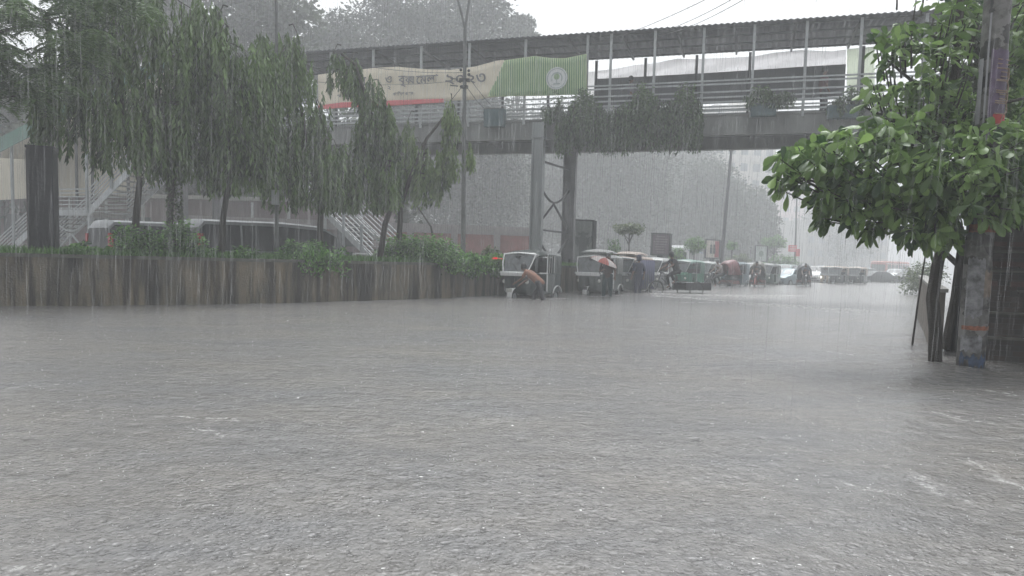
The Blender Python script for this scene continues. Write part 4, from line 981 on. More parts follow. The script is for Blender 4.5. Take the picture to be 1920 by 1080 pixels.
# brick boundary wall on the far side of the other carriageway
bw0 = wp(330, 470, 40); bw1 = wp(1010, 480, 44)
o = thing('brick_wall', 'long dull red boundary wall behind the other carriageway', 'wall', (bw0.x, bw0.y, 0)); q0 = Vector((bw0.x, bw0.y, 0)); ds = Vector((bw1.x, bw1.y, 0))-q0
a = one(mat('dull_red_brick', (.2, .07, .06), .8, var=.3, scale=1.5)); a.bar(Vector((0, 0, 1.3)), ds+Vector((0, 0, 1.3)), .2, 2.9); a.build('panel', None, o)
a = one(mat('grey_plaster', (.22, .2, .2), .8, var=.2)); a.bar(Vector((0, -.03, 2.9)), ds+Vector((0, -.03, 2.9)), .3, .5)
a.build('coping', None, o)
for k in range(9): q = ds*(k/8); a = one(MATS['grey_plaster']); a.box((q.x, q.y-.12, 1.5), (.35, .35, 3.1)); a.build('pier', None, o)
# brown grey house behind the stairs
o = thing('low_building', 'dark brown low building behind the vans and stairs', 'building', G(300, 41, 0)); a = one(mat('brown_plaster', (.14, .1, .1), .8, var=.25, scale=.6)); a.box((0, 3, 1.9), (24, 5, 4.4)); a.build('wall', None, o)
a = one(conc); a.box((0, 3, 4.2), (24.6, 5.6, .2)); a.build('roof', None, o)
for k in range(10): a = one(glass); a.box((-10.5+k*2.3, .48, 2.4), (1.2, .06, 1.3)); a.build('window', None, o)
for k in range(12): a = one(steel_l); a.box((-11+k*2.0, .2, 1.9), (.12, .12, 4.2)); a.build('column', None, o)

# ================================================================== FAR BUILDINGS
def tower(label, px, y, wpx, py_top, cols, m, dep=14, win=True, rz=.25):
    b = G(px, y, 0); t = thing('apartment_building', label, 'building', b, rz, 'pale buildings far down the road'); H = wp(px, py_top, y).z; wd = wpx/F*y
    a = one(m); a.box((0, dep/2, H/2), (wd, dep, H)); n = int(H/3.2)
    for k in range(1, n+1): a.box((0, -.12, k*3.2), (wd+.5, .3, .35))
    a.build('wall', None, t)
    a = one(mat('far_window', (.2, .22, .24), .2, bump=0)); a.box((0, 0, 0), (wd/cols*.55, .08, 1.5)); w0_ = None
    for k in range(n):
        for c in range(cols):
            if w0_ is None: w0_ = a.build('window', None, t); o_ = w0_
            else: o_ = w0_.copy(); COL.objects.link(o_)
            o_.parent = t; o_.location = (-wd/2+(c+.5)*wd/cols, -.02, k*3.2+1.9)
    a = one(m); a.box((wd*.2, dep*.4, H+1.3), (wd*.3, dep*.4, 2.6)); a.build('stair_head', None, t); return t
pale = mat('pale_render', (.62, .6, .56), .8, var=.06, scale=.2); pinkr = mat('pink_render', (.5, .4, .4), .8, var=.06, scale=.2)
tower('pale tall building beside the twin lamp head', 1385, 150, 130, 200, 5, pale)
tower('stepped cream building just right of the hazy trees', 1312, 165, 70, 275, 4, pale)
tower('faint pinkish building behind the red signboard', 1500, 210, 90, 330, 4, pinkr)
tower('faint grey block behind the almond leaves', 1570, 215, 60, 375, 4, conc)
tower('faint low block at the far end of the road', 1670, 190, 110, 440, 6, pale)
tower('faint long low block closing the road on the right', 1790, 180, 180, 420, 8, conc)

# poster stands on the median
def stand(label, px, y0, py_t, py_b, wpx, face, emblem=None, rz=.15, back=.7):
    b = med(px, back, .9); t = thing('poster_stand', label, 'poster stand', b, rz, 'framed poster stands on the median'); zt = wp(px, py_t, b.y).z-b.z; zb = wp(px, py_b, b.y).z-b.z; wd = wpx/F*b.y; h = zt-zb; c = (zt+zb)/2
    a = one(steel_d); fr = .07
    a.box((0, 0, zt), (wd+fr, .12, fr)); a.box((0, 0, zb), (wd+fr, .12, fr)); a.box((-wd/2, 0, c), (fr, .12, h-fr)); a.box((wd/2, 0, c), (fr, .12, h-fr)); a.box((wd/2+.09, .06, c), (.1, .2, h)); a.build('frame', None, t)
    a = one(face); a.box((0, 0, c), (wd-fr, .05, h-fr)); a.build('poster', None, t)
    a = one(steel_d); a.box((0, .02, zb/2-.2), (.3, .14, zb+.32)); a.build('post', None, t)
    if emblem: emblem(t, c, wd, h)
    return t
def em_plant(t, c, wd, h):
    a = one(mat('dark_print', (.06, .07, .07), .6, bump=0))
    a.loft([[(x0, -.035, c+z), (x1, -.035, c+z)] for x0, x1, z in ((-.16, .16, -.55), (-.2, .2, -.1), (-.3, .3, .15), (-.12, .12, .25), (-.1, .1, .35))], closed=False, cap=False)
    for sg in (-1, 1): a.add([(sg*.12, -.036, c+.15), (sg*.42, -.036, c+.3), (sg*.4, -.036, c+.05), (sg*.25, -.036, c-.2)], [(0, 1, 2, 3)])
    a.add([(x, -.037, z+c) for x, z in ((-.2, .3), (-.26, .42), (-.1, .4), (0, .5), (.1, .4), (.26, .42), (.2, .3))], [tuple(range(7))])
    a.build('printed_motif', None, t)
def em_lines(t, c, wd, h):
    a = one(mat('pale_print', (.2, .17, .19), .6, bump=0))
    for k in range(7): a.box((random.uniform(-.05, .05), -.03, c+h*.36-k*h*.12), (wd*random.uniform(.4, .75), .01, h*.045))
    a.build('printed_lines', None, t)
def em_fig(t, c, wd, h):
    a = one(mat('maroon_print', (.3, .06, .07), .6, bump=0)); a.box((wd*.32, -.03, c), (wd*.3, .01, h*.9)); a.build('printed_band', None, t)
    a = one(mat('dark_print', (.06, .07, .07)));
    for x in (-.12, .16): a.ball((x, -.03, c+.18*h), (.09, .01, .11)); a.box((x, -.03, c-.08*h), (.2, .012, .35*h))
    a.build('printed_motif', None, t)
def em_disc(t, c, wd, h):
    a = one(mat('grey_green_print', (.15, .2, .17), .6, bump=0)); a.ball((0, -.03, c), (wd*.2, .01, wd*.22)); a.build('printed_motif', None, t)
stand('dark framed poster with plant shaped print right of the bridge column', 1090, 30, 413, 496, 42, mat('grey_green_poster', (.13, .15, .14), .4, bump=0), em_plant, .35)
stand('purple brown poster stand with lines of print behind the auto row', 1237, 38, 438, 478, 38, mat('purple_poster', (.09, .06, .08), .4, bump=0), em_lines, .35)
stand('pale poster stand with dark red right side behind the cycle rickshaw', 1333, 48, 450, 484, 30, mat('pale_poster', (.5, .46, .42), .4, bump=0), em_fig, .35)
stand('faint pale poster stand with small round motif behind the red rickshaw', 1425, 60, 461, 490, 26, mat('pale_green_poster', (.4, .45, .43), .4, bump=0), em_disc, .35)
b = med(1487, 1.3, .9); t = thing('red_sign', 'small red two-panel signboard on the distant lamp post', 'sign', b); a = one(mat('red_sign_paint', (.6, .05, .06), .5, bump=0)); z0 = wp(1487, 466, b.y).z-b.z
a.box((-.3, -.25, z0), (1.0, .06, .8)); a.box((.35, -.32, z0-.5), (.5, .06, .9)); a.build('panel', None, t); a = one(white_p)
for k in range(3): a.box((-.3, -.29, z0+.22-k*.2), (.7, .02, .06))
a.build('print', None, t); a = one(steel_d); a.bar((0, -.2, -.3), (0, -.2, z0), .08); a.build('post', None, t)

# cables in the sky
def wire(label, a0, a1, sag, r=.02):
    p0 = wp(*a0); p1 = wp(*a1); mb = one(black); mb.tube([p0.lerp(p1, k/20)-Vector((0, 0, sag*4*(k/20)*(1-k/20))) for k in range(21)], r, 5); tag(mb.build('overhead_wire', None), label, 'wire', 'wires crossing the sky')
wire('thin overhead wire highest above the footbridge roof', (1060, 90, 36), (1420, -50, 14), .3, .008)
wire('overhead wire reaching the roof edge right of the banners', (1190, 66, 34), (1470, -60, 13), .3, .008)
wire('overhead wire close beside the lowest of the sky wires', (1200, 68, 33), (1490, -60, 13), .35, .008)
wire('dark wire slanting down in front of the cream banner', (500, 75, 24), (869, 136, 24), .3, .008)
wire('dark wire crossing the banner just above its lettering', (560, 150, 23.9), (869, 150, 24), .15, .007)

# planters + plants on the bridge
teal = mat('teal_plastic', (.04, .08, .09), .5, bump=0, var=.2)
def planter(px, py0, py1, w, label):
    s_, z1 = bpos(px, py0, -.35); _, z0 = bpos(px, py1, -.35); p = B(s_, -.35, z0); t = thing('planter_box', label, 'planter', p, math.atan2(BU.y, BU.x), 'teal planter boxes on the bridge railing'); a = one(teal); a.box((0, 0, (z1-z0)/2), (w, .3, z1-z0), taper=1.06); a.build('tub', None, t); a.cur = 0
    a = one(soil); a.box((0, 0, z1-z0+.012), (w*.9, .27, .02)); a.build('soil', None, t); return p, z1-z0
planter(928, 205, 238, .75, 'teal planter box left of the bridge column top')
planter(1432, 195, 218, .8, 'teal planter box with small plants near the right side of the railing')
planter(1580, 198, 222, .9, 'teal planter box next to the pale green sheet')
creep = leaf_mat('creeper_leaf', (.018, .036, .018), (.15, .25, .09), .5)
def bplant(px0, px1, py0, py1, n, label, off=-.35, name='hanging_plant'):
    s0, zt = bpos(px0, py0, off); s1, _ = bpos(px1, py0, off); _, zb = bpos(px0, py1, off); P = []; D = []; T = []; Ls = []; o0 = B((s0+s1)/2, off, zt); tw = one(bark)
    nst = n//14
    for _ in range(nst):
        u = random.random(); s = s0+(s1-s0)*u; edge = math.sin(PI*min(1, max(0, u)))**.35; h = zt-zb
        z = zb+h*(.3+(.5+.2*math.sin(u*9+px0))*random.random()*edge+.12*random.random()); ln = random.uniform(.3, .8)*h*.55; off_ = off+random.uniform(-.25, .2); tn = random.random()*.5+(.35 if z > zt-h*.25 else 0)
        for j in range(14):
            f = j/14; q = B(s+random.gauss(0, .05), off_+random.gauss(0, .05), max(zb-.05, z-ln*f)); P.append(q-o0); D.append((random.gauss(0, .5), random.gauss(0, .5), -1+.9*(z > zt-h*.2))); Ls.append(random.uniform(.08, .17)); T.append(min(1, max(0, tn+random.gauss(0, .15))))
        if random.random() < .2: tw.tube([B(s, off_, z)-o0, B(s, off_, z-ln)-o0], .008, 4, cap=False)
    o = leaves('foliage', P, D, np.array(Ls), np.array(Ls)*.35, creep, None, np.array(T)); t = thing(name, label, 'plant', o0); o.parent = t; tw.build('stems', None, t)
bplant(1048, 1190, 168, 290, 14000, 'thick dark creeper hanging over the girder right of the column')
bplant(1175, 1318, 150, 284, 14000, 'thick dark creeper hanging over the girder below the walking person')
bplant(1400, 1490, 158, 205, 1600, 'light plants trailing through the railing by the teal box', name='railing_plant')
bplant(1020, 1062, 175, 240, 900, 'thin climbing plant under the round emblem', name='railing_plant')
bplant(1560, 1620, 160, 220, 1300, 'small plants at the railing beside the pale green sheet', name='railing_plant')

# ================================================================== VEHICLES
def heading(loc, off_deg=0):
    "yaw that points the local +x axis at the camera, turned by off_deg"
    return math.atan2(-loc[1], -loc[0])-math.radians(off_deg)
def auto_rickshaw(label, loc, off, body, canopy, trim, z=-.22, cargo=None, curtain=None, mirror=None, windscreen=True):
    loc = Vector((loc[0], loc[1], z)); t = thing('auto_rickshaw', label, 'auto-rickshaw', loc, heading(loc, off), 'auto-rickshaws queued along the median')
    # lower body: rear tub
    a = one(body)
    def ring(x, w, z0, z1, r=.06): return [(x, -w, z0+r), (x, -w+r, z0), (x, w-r, z0), (x, w, z0+r), (x, w, z1), (x, -w, z1)]
    a.loft([ring(-1.3, .52, .5, .92), ring(-1.25, .6, .36, .98), ring(-.7, .66, .3, .98), ring(-.1, .66, .3, .96)])
    a.loft([ring(-.1, .66, .28, .42), ring(.35, .62, .28, .42)])          # floor step
    a.loft([ring(.35, .60, .28, .98, .08), ring(.62, .52, .3, 1.0, .1), ring(.9, .38, .38, .98, .12), ring(1.02, .24, .5, .92, .1)])
    a.build('body', None, t, True)
    a = one(trim); a.box((.98, 0, .95), (.14, .9, .1)); a.box((.9, 0, 1.0), (.1, 1.06, .07)); a.bar((-1.33, -.55, .45), (-1.33, .55, .45), .05); a.build('front_trim', None, t)
    # canopy
    a = one(canopy)
    def cr(x, w, zt, zs): return [(x, -w, zs), (x, -w, zt-.12), (x, -w+.12, zt-.02), (x, 0, zt+.03), (x, w-.12, zt-.02), (x, w, zt-.12), (x, w, zs)]
    def band(r): # thick shell
        return r+[(p[0], p[1]*.94, p[2]-.03) for p in reversed(r)]
    a.loft([band(cr(-1.32, .56, 1.55, .98)), band(cr(-1.22, .63, 1.68, .98)), band(cr(-.55, .65, 1.72, .98))])
    a.loft([band(cr(-.55, .65, 1.72, 1.56)), band(cr(.0, .65, 1.72, 1.56)), band(cr(.52, .6, 1.66, 1.54)), band(cr(.6, .58, 1.6, 1.52))])
    a.add([(-1.3, -.55, .98), (-1.3, .55, .98), (-1.31, .53, 1.5), (-1.31, -.53, 1.5)], [(0, 1, 2, 3)])
    a.build('canopy', None, t, True)
    a = one(steel_l if trim is not white_p else white_p)
    for sg in (-1, 1):
        a.tube([(.92, sg*.42, .98), (.78, sg*.52, 1.3), (.6, sg*.57, 1.6)], .02, 6); a.tube([(-.1, sg*.64, .4), (-.1, sg*.64, 1.62)], .025, 6); a.bar((-.1, sg*.645, 1.0), (.36, sg*.6, 1.0), .04)
        for k in range(3): a.bar((-.6+k*.17, sg*.65, 1.0), (-.6+k*.17, sg*.65, 1.55), .014)
    a.tube([(.6, -.57, 1.58), (.62, 0, 1.63), (.6, .57, 1.58)], .03, 6); a.tube([(.92, -.42, .99), (.97, 0, 1.01), (.92, .42, .99)], .018, 6)
    a.build('window_frame', None, t, True)
    if windscreen:
        a = one(mat('wet_windscreen', (.09, .1, .105), .15, bump=0, var=.5, scale=5, spec=.6)); a.add([(.91, -.40, 1.02), (.91, .40, 1.02), (.62, .53, 1.56), (.62, -.53, 1.56), (.895, -.40, 1.02), (.895, .40, 1.02), (.605, .53, 1.56), (.605, -.53, 1.56)], [(0, 1, 2, 3), (7, 6, 5, 4)]); a.build('windscreen', None, t)
        a = one(black); a.bar((.90, .1, 1.04), (.78, -.15, 1.3), .015); a.box((.72, 0, 1.5), (.03, .16, .06)); a.build('wiper', None, t)
    a = one(mat('rexine_seat', (.03, .03, .035), .5, bump=0)); a.box((-.75, 0, .62), (.5, 1.05, .16)); a.box((-1.02, 0, .95), (.14, 1.05, .55)); a.box((.0, 0, .7), (.34, .9, .14)); a.build('seat', None, t)
    a = one(chrome); a.tube([(.62, -.3, 1.0), (.66, 0, 1.06), (.62, .3, 1.0)], .018, 6); a.tube([(.66, 0, 1.05), (.86, 0, .5)], .025, 6); a.build('handlebar', None, t)
    for (x, y) in ((-.85, -.58), (-.85, .58), (.98, 0)):
        w_ = MB(); w_.wheel((x, y, .22), .22, .12, rubber, steel); w_.build('wheel', None, t, True)
    a = one(trim); a.loft([[(.98+.29*math.cos(an), sy, .24+.29*math.sin(an)) for sy in (-.09, .09)] for an in np.linspace(-.2, 2.6, 10)], closed=False, cap=False); ms = a.build('mudguard', None, t, True); ms.modifiers.new('t', 'SOLIDIFY').thickness = .02
    for sg in (-1, 1):
        a = one(trim); a.loft([[(-.85+.36*math.cos(an), sg*.67+k_, .3+.3*math.sin(an)) for k_ in (-.03, .03)] for an in np.linspace(.2, 2.9, 9)], closed=False, cap=False); ms = a.build('mudguard', None, t, True); ms.modifiers.new('t', 'SOLIDIFY').thickness = .03
        a = one(mat('lamp_lens', (.7, .7, .66), .1, bump=0)); a.ball((.86, sg*.4, .72), (.06, .07, .07), 10, 6); a.build('headlight', None, t, True)
        a = one(mirror if (mirror and sg < 0) else black); a.bar((.7, sg*.56, 1.42), (.74, sg*.78, 1.45), .015); a.box((.75, sg*.84, 1.44), (.03, .18 if mirror and sg < 0 else .1, .06 if mirror and sg < 0 else .12)); a.build('mirror', None, t)
    a = one(mat('number_plate', (.5, .5, .48), .4, bump=0) if mirror else steel_d); a.box((1.28, 0, .45), (.015, .2, .12)); a.build('number_plate', None, t)
    a = one(black); a.box((1.045, 0, .62), (.03, .12, .42)); a.build('front_slot', None, t)
    if curtain:
        for sg in curtain[1]:
            a = one(curtain[0]); a.loft([[(x, sg*(.665+.02*math.sin(x*31)), .35), (x, sg*(.67+.015*math.sin(x*31)), 1.56)] for x in np.linspace(-1.2, .45, 36)], closed=False, cap=False); o = a.build('side_curtain', None, t, True); o.modifiers.new('t', 'SOLIDIFY').thickness = .008
    if cargo:
        m, lab = cargo; o = thing('tarp_bundle', lab, 'bundle', loc+Matrix.Rotation(heading(loc, off), 3, 'Z') @ Vector((-.2, 0, 1.76)), heading(loc, off))
        a = one(m); rr = []
        for x in np.linspace(-.62, .62, 12):
            e = max(.15, (1-(abs(x)/.66)**4)); rr.append([(x, .52*math.cos(an)*(1+.06*math.sin(an*5+x*7)), max(0, .02+.13*e*(math.sin(an)))) if math.sin(an) > 0 else (x, .52*math.cos(an), .0) for an in np.linspace(0, 2*PI, 22, endpoint=False)])
        a.loft(rr); a.build('wrapped_load', None, o, True); a = one(black); a.bar((-.5, 0, .16), (.5, 0, .16), .012); a.build('rope', None, o)
    return t
cng = mat('auto_green_paint', (.03, .075, .055), .35, var=.2, bump=0); cngd = mat('auto_grey_green_paint', (.03, .042, .04), .35, var=.25, bump=0); cngg = mat('auto_bright_green_paint', (.02, .14, .085), .35, var=.2, bump=0)
canv = mat('wet_black_canvas', (.035, .045, .042), .3, var=.3, bump=.2); canl = mat('pale_wet_canvas', (.2, .21, .205), .35, var=.25, bump=.3); canb = mat('tan_canvas', (.26, .2, .16), .5, var=.3, bump=.4, scale=4); cang = mat('green_canvas', (.03, .11, .08), .3, var=.25, bump=.2)
def gl(px, y): return G(px, y, 0)
A1 = auto_rickshaw('dark auto-rickshaw nearest the viewer being pushed by a stooping man', gl(989, 24.4), 27, cngd, canv, white_p, mirror=mat('glowing_red_mirror', (.6, .03, .03), .4, bump=0, emit=((.8, .05, .04), .35)))  # mirror gets a faint red glow of its own, though it is no lamp
auto_rickshaw('grey green auto-rickshaw under a pale tied bundle beside the open umbrella', gl(1118, 28.6), 20, mat('auto_dull_paint', (.06, .075, .07), .35, var=.25, bump=0), canl, white_p, cargo=(canl, 'pale wrapped bundle tied on the roof of the second auto-rickshaw'))
auto_rickshaw('auto-rickshaw with tan roof and dark blue side curtain', gl(1176, 31.5), 26, cngd, canb, steel_l, cargo=(canb, 'flat tan load on the roof of the blue curtained auto-rickshaw'), curtain=(mat('blue_tarpaulin', (.04, .045, .11), .45, var=.3, bump=.2), (-1, 1)))
auto_rickshaw('white nosed auto-rickshaw with pale roof behind the black clad cart rider', gl(1226, 35.8), 18, mat('auto_white_paint', (.2, .21, .215), .35, var=.15, bump=0), canl, white_p)
auto_rickshaw('bright green auto-rickshaw with green hood behind the empty flat cart', gl(1283, 41), 24, cngg, cang, mat('auto_trim_green', (.1, .3, .2), .4, bump=0))
auto_rickshaw('dull blue grey auto-rickshaw half hidden behind the first cycle rickshaw', gl(1372, 47), 22, mat('auto_blue_paint', (.08, .13, .16), .35, bump=0), mat('blue_grey_canvas', (.1, .14, .16), .4, bump=0), steel_l)
auto_rickshaw('faint auto-rickshaw showing grey nose left of the first cycle rickshaw', gl(1322, 50), 18, cngd, canl, steel_l)
lit = mat('lit_headlight', (.8, .8, .7), .2, bump=0, emit=((1, .95, .8), 6))
def light_on(t):
    for c in kids(t):
        if c.name.startswith('headlight'):
            c.data = c.data.copy(); c.data.materials.clear(); c.data.materials.append(lit); break
auto_rickshaw('dark green auto-rickshaw peeping out behind the olive hooded rickshaw', gl(1437, 53), 16, cng, canv, steel_l)
auto_rickshaw('dark auto-rickshaw between the white large car and the headlit one', gl(1530, 76), 16, cng, canv, steel_l)
auto_rickshaw('brown hooded auto-rickshaw left of the long dark saloon', gl(1604, 66), 16, cngd, canb, steel_l)
for lab, px, y, col, cv in (('cream auto-rickshaw with one lit headlight in the distant queue', 1553, 68, mat('auto_cream_paint', (.4, .33, .24), .4, bump=0), canb), ('grey brown auto-rickshaw right of the lit headlight', 1569, 64, cngd, canb), ('faint grey auto-rickshaw before the pale saloon car', 1591, 72, mat('auto_grey_paint', (.15, .15, .16), .4, bump=0), canl)):
    t = auto_rickshaw(lab, gl(px, y), 15, col, cv, steel_l)
    if 'lit headlight in' in lab: light_on(t)

# cars -----------------------------------------------------------------
def car(label, loc, yaw_off, kind, paint, z=-.25, lit_=False, group='cars in the distant queue', name='car', cat='car', yaw=None, win=None):
    loc = Vector((loc[0], loc[1], z)); yw = heading(loc, yaw_off) if yaw is None else yaw
    t = thing(name, label, cat, loc, yw, group)
    if kind == 'sedan':
        L, Wd = 4.4, .86; top = [(-2.2, .75, .95), (-2.1, .95, 1.0), (-1.5, 1.0, 1.04), (-1.0, 1.36, 1.02), (-.6, 1.44, 1.0), (.3, 1.45, .98), (.6, 1.38, .97), (1.15, .98, .95), (1.9, .86, .86), (2.15, .72, .72), (2.2, .6, .6)]
    elif kind == 'suv':
        L, Wd = 4.5, .9; top = [(-2.25, 1.0, .98), (-2.2, 1.6, 1.05), (-2.0, 1.74, 1.05), (-.5, 1.78, 1.05), (.4, 1.76, 1.04), (1.0, 1.2, 1.04), (1.2, 1.08, 1.05), (2.0, 1.0, .98), (2.2, .8, .8), (2.25, .6, .6)]
    else:  # van
        L, Wd = 4.8, .86; top = [(-2.4, 1.2, 1.15), (-2.38, 1.95, 1.2), (-2.25, 2.1, 1.2), (0, 2.14, 1.2), (1.3, 2.08, 1.18), (1.7, 1.9, 1.15), (2.25, 1.2, 1.1), (2.38, .95, .95), (2.4, .6, .6)]
    a = one(paint); rings = []
    for x, zt, zb in top:
        e = 1-.12*max(0, abs(x)/(L/2)-.75)/.25; w0 = Wd*e; wt = w0*(.84 if kind == 'sedan' else .88) if zt > zb+.08 else w0*.96
        rings.append([(x, -w0*.97, .3), (x, -w0, .6), (x, -w0*.99, zb if zb < zt else zt-.03), (x, -wt, zt-.05), (x, -wt*.8, zt), (x, 0, zt+.02), (x, wt*.8, zt), (x, wt, zt-.05), (x, w0*.99, zb if zb < zt else zt-.03), (x, w0, .6), (x, w0*.97, .3)])
    a.loft(rings); a.build('body', None, t, True)
    # glass: strips set just proud of the greenhouse
    def P_(i, sg, f):
        x, zt, zb = top[i]; e = 1-.12*max(0, abs(x)/(L/2)-.75)/.25; w0 = Wd*e; wt = w0*(.84 if kind == 'sedan' else .88)
        return Vector((x, sg*(w0*.99+(wt-w0*.99)*f+.035), zb+(zt-.05-zb)*f))
    idx = [i for i, (x, zt, zb) in enumerate(top) if zt-zb > .3]; gm = win or glass
    for sg in (-1, 1):
        a = one(gm); i0, i1 = idx[0], idx[-1]
        a.loft([[P_(i, sg, .12), P_(i, sg, .9)] for i in idx], closed=False, cap=False)
        if kind != 'van': pass
        a.build('side_window', None, t)
        if kind == 'van':
            for k in range(3):
                a = one(paint); x = -1.3+k*1.25; a.bar((x, sg*(Wd*.99+.02), 1.2), (x, sg*(Wd*.88+.02), 2.04), .06, .02); a.build('window_pillar', None, t)
    def end(i0, i1, nm, s):
        x0, z0, zb0 = top[i0]; x1, z1, zb1 = top[i1]; k = .84 if kind == 'sedan' else .88
        n = Vector((z1-z0, 0, x0-x1)).normalized()*.014
        if n.z < 0 and kind != 'van': n = -n
        if n.x*s < 0: n = -n
        lo = Vector((x0, 0, z0)).lerp(Vector((x1, 0, z1)), .08)+n; hi = Vector((x0, 0, z0)).lerp(Vector((x1, 0, z1)), .9)+n
        a = one(gm); a.add([lo+Vector((0, -Wd*.84, 0)), lo+Vector((0, Wd*.84, 0)), hi+Vector((0, Wd*k*.82, 0)), hi+Vector((0, -Wd*k*.82, 0))], [(0, 1, 2, 3)]); a.build(nm, None, t)
    if kind == 'sedan': end(7, 6, 'windscreen', 1); end(2, 3, 'rear_window', -1)
    elif kind == 'suv': end(5, 4, 'windscreen', 1); end(0, 1, 'rear_window', -1)
    else: end(6, 5, 'windscreen', 1); end(0, 1, 'rear_window', -1)
    for x in (-L*.31, L*.31):
        for sg in (-1, 1): w_ = MB(); w_.wheel((x, sg*(Wd-.08), .32), .32, .2, rubber, steel); w_.build('wheel', None, t, True)
    zl = .72 if kind != 'van' else .85
    for sg in (-1, 1):
        a = one(lit if lit_ else MATS['lamp_lens']); a.ball((L/2-.09, sg*Wd*.68, zl), (.09, .17, .08), 10, 6); a.build('headlight', None, t, True)
        a = one(mat('tail_lamp', (.35, .03, .03), .25, bump=0)); a.box((-L/2+.02, sg*Wd*.86, zl+(.62 if kind == 'van' else .2)), (.1, .12, .5 if kind == 'van' else .16)); a.build('tail_lamp', None, t)
        a = one(paint); a.box(((top[idx[-1]][0]+.35), sg*(Wd+.1), 1.1 if kind != 'van' else 1.3), (.1, .18, .13)); a.build('wing_mirror', None, t)
    a = one(black); a.box((L/2+.0, 0, .58), (.05, Wd*1.1, .16)); a.box((L/2-.01, 0, .4), (.1, Wd*1.7, .1)); a.build('grille', None, t)
    a = one(chrome); a.box((L/2+.02, 0, .69), (.04, Wd*1.2, .03)); a.build('chrome_strip', None, t)
    return t
silver = mat('silver_paint', (.35, .38, .4), .25, .3, var=.06, bump=0); dgrey = mat('dark_grey_paint', (.05, .055, .06), .25, .2, var=.1, bump=0); bluegrey = mat('blue_grey_paint', (.16, .21, .23), .25, .3, var=.08, bump=0); whitec = mat('white_car_paint', (.6, .61, .62), .25, var=.05, bump=0); paleg = mat('pale_green_grey_paint', (.25, .3, .3), .25, .2, bump=0)
car('white estate car between the first two cycle rickshaws', gl(1402, 56), 14, 'suv', whitec)
car('pale grey tall car behind the dark saloon with chrome grille', gl(1467, 62), 14, 'suv', paleg)
car('blue grey saloon with bright chrome grille line beside the black hooded rickshaw', gl(1478, 57), 26, 'sedan', bluegrey)
car('white large car right of the black hooded rickshaw', gl(1536, 71), 18, 'suv', whitec)
car('pale saloon car left of the long dark saloon', gl(1612, 90), 30, 'suv', silver)
car('long dark saloon car crossing the water in the distance', gl(1642, 80), 55, 'sedan', dgrey)
car('pale car with lit headlights behind the dark saloon', gl(1678, 92), 12, 'suv', silver, lit_=True)
car('dark low saloon at the right end of the queue', gl(1702, 84), 50, 'sedan', dgrey)
car('faint dark car behind the headlit pale car', gl(1690, 102), 20, 'suv', dgrey)
car('faint white tall car at the far right of the queue', gl(1716, 98), 16, 'suv', whitec)
car('faint white car behind the auto-rickshaw group', gl(1600, 105), 20, 'suv', whitec)
car('faint pale car at the back left of the queue', gl(1515, 98), 15, 'sedan', silver)
# bus far away + bus behind the median
def bus(label, loc, off, low, up__, z=-.3):
    loc = Vector((loc[0], loc[1], z)); t = thing('bus', label, 'bus', loc, heading(loc, off)); a = one(low); a.loft([[(x, -1.2*w, .4), (x, -1.2*w, h), (x, -1.0*w, h+.15), (x, 1.0*w, h+.15), (x, 1.2*w, h), (x, 1.2*w, .4)] for x, w, h in ((-5, .97, 2.9), (-4.9, 1, 3.0), (4.8, 1, 3.0), (5, .97, 2.8))]); a.build('body', None, t)
    a = one(up__); a.box((0, 0, 1.55), (9.9, 2.44, .3)); a.box((0, 0, 2.75), (9.8, 2.44, .12)); a.build('paint_band', None, t)
    a = one(glass); a.box((5.0, 0, 2.1), (.06, 2.1, 1.0)); a.build('windscreen', None, t)
    for sg in (-1, 1):
        for k in range(6): a = one(glass); a.box((-4+k*1.55, sg*1.21, 2.2), (1.3, .04, .8)); a.build('window', None, t)
        for x in (-3.2, 3.2): w_ = MB(); w_.wheel((x, sg*1.1, .45), .45, .25, rubber, steel); w_.build('wheel', None, t)
    return t
bus('blue and white bus on the far carriageway behind the shrubs', gl(1277, 66), 8, whitec, mat('bus_blue', (.08, .16, .25), .4, bump=0))
bus('faint red bus at the far end of the flooded road', gl(1668, 122), 20, mat('bus_red', (.4, .12, .1), .4, bump=0), whitec)
# vans behind the median
van_glass = mat('van_glass', (.015, .017, .02), .35, bump=0, var=.3, spec=.25)
q = G(186, 22, 0)+Vector((math.cos(math.radians(52)), math.sin(math.radians(52)), 0))*2.4
car('white roofed van with red tail light seen from behind at the left', q, 0, 'van', mat('van_silver_paint', (.2, .21, .22), .3, .1, bump=0), yaw=math.radians(52), group='vans behind the planted median', name='van', cat='van', win=van_glass, z=-.08)
q = G(352, 19.9, 0)+Vector((math.cos(math.radians(47)), math.sin(math.radians(47)), 0))*2.4
car('white roofed van with long dark side window right of the first van', q, 0, 'van', MATS['van_silver_paint'], yaw=math.radians(47), group='vans behind the planted median', name='van', cat='van', win=van_glass, z=-.08)

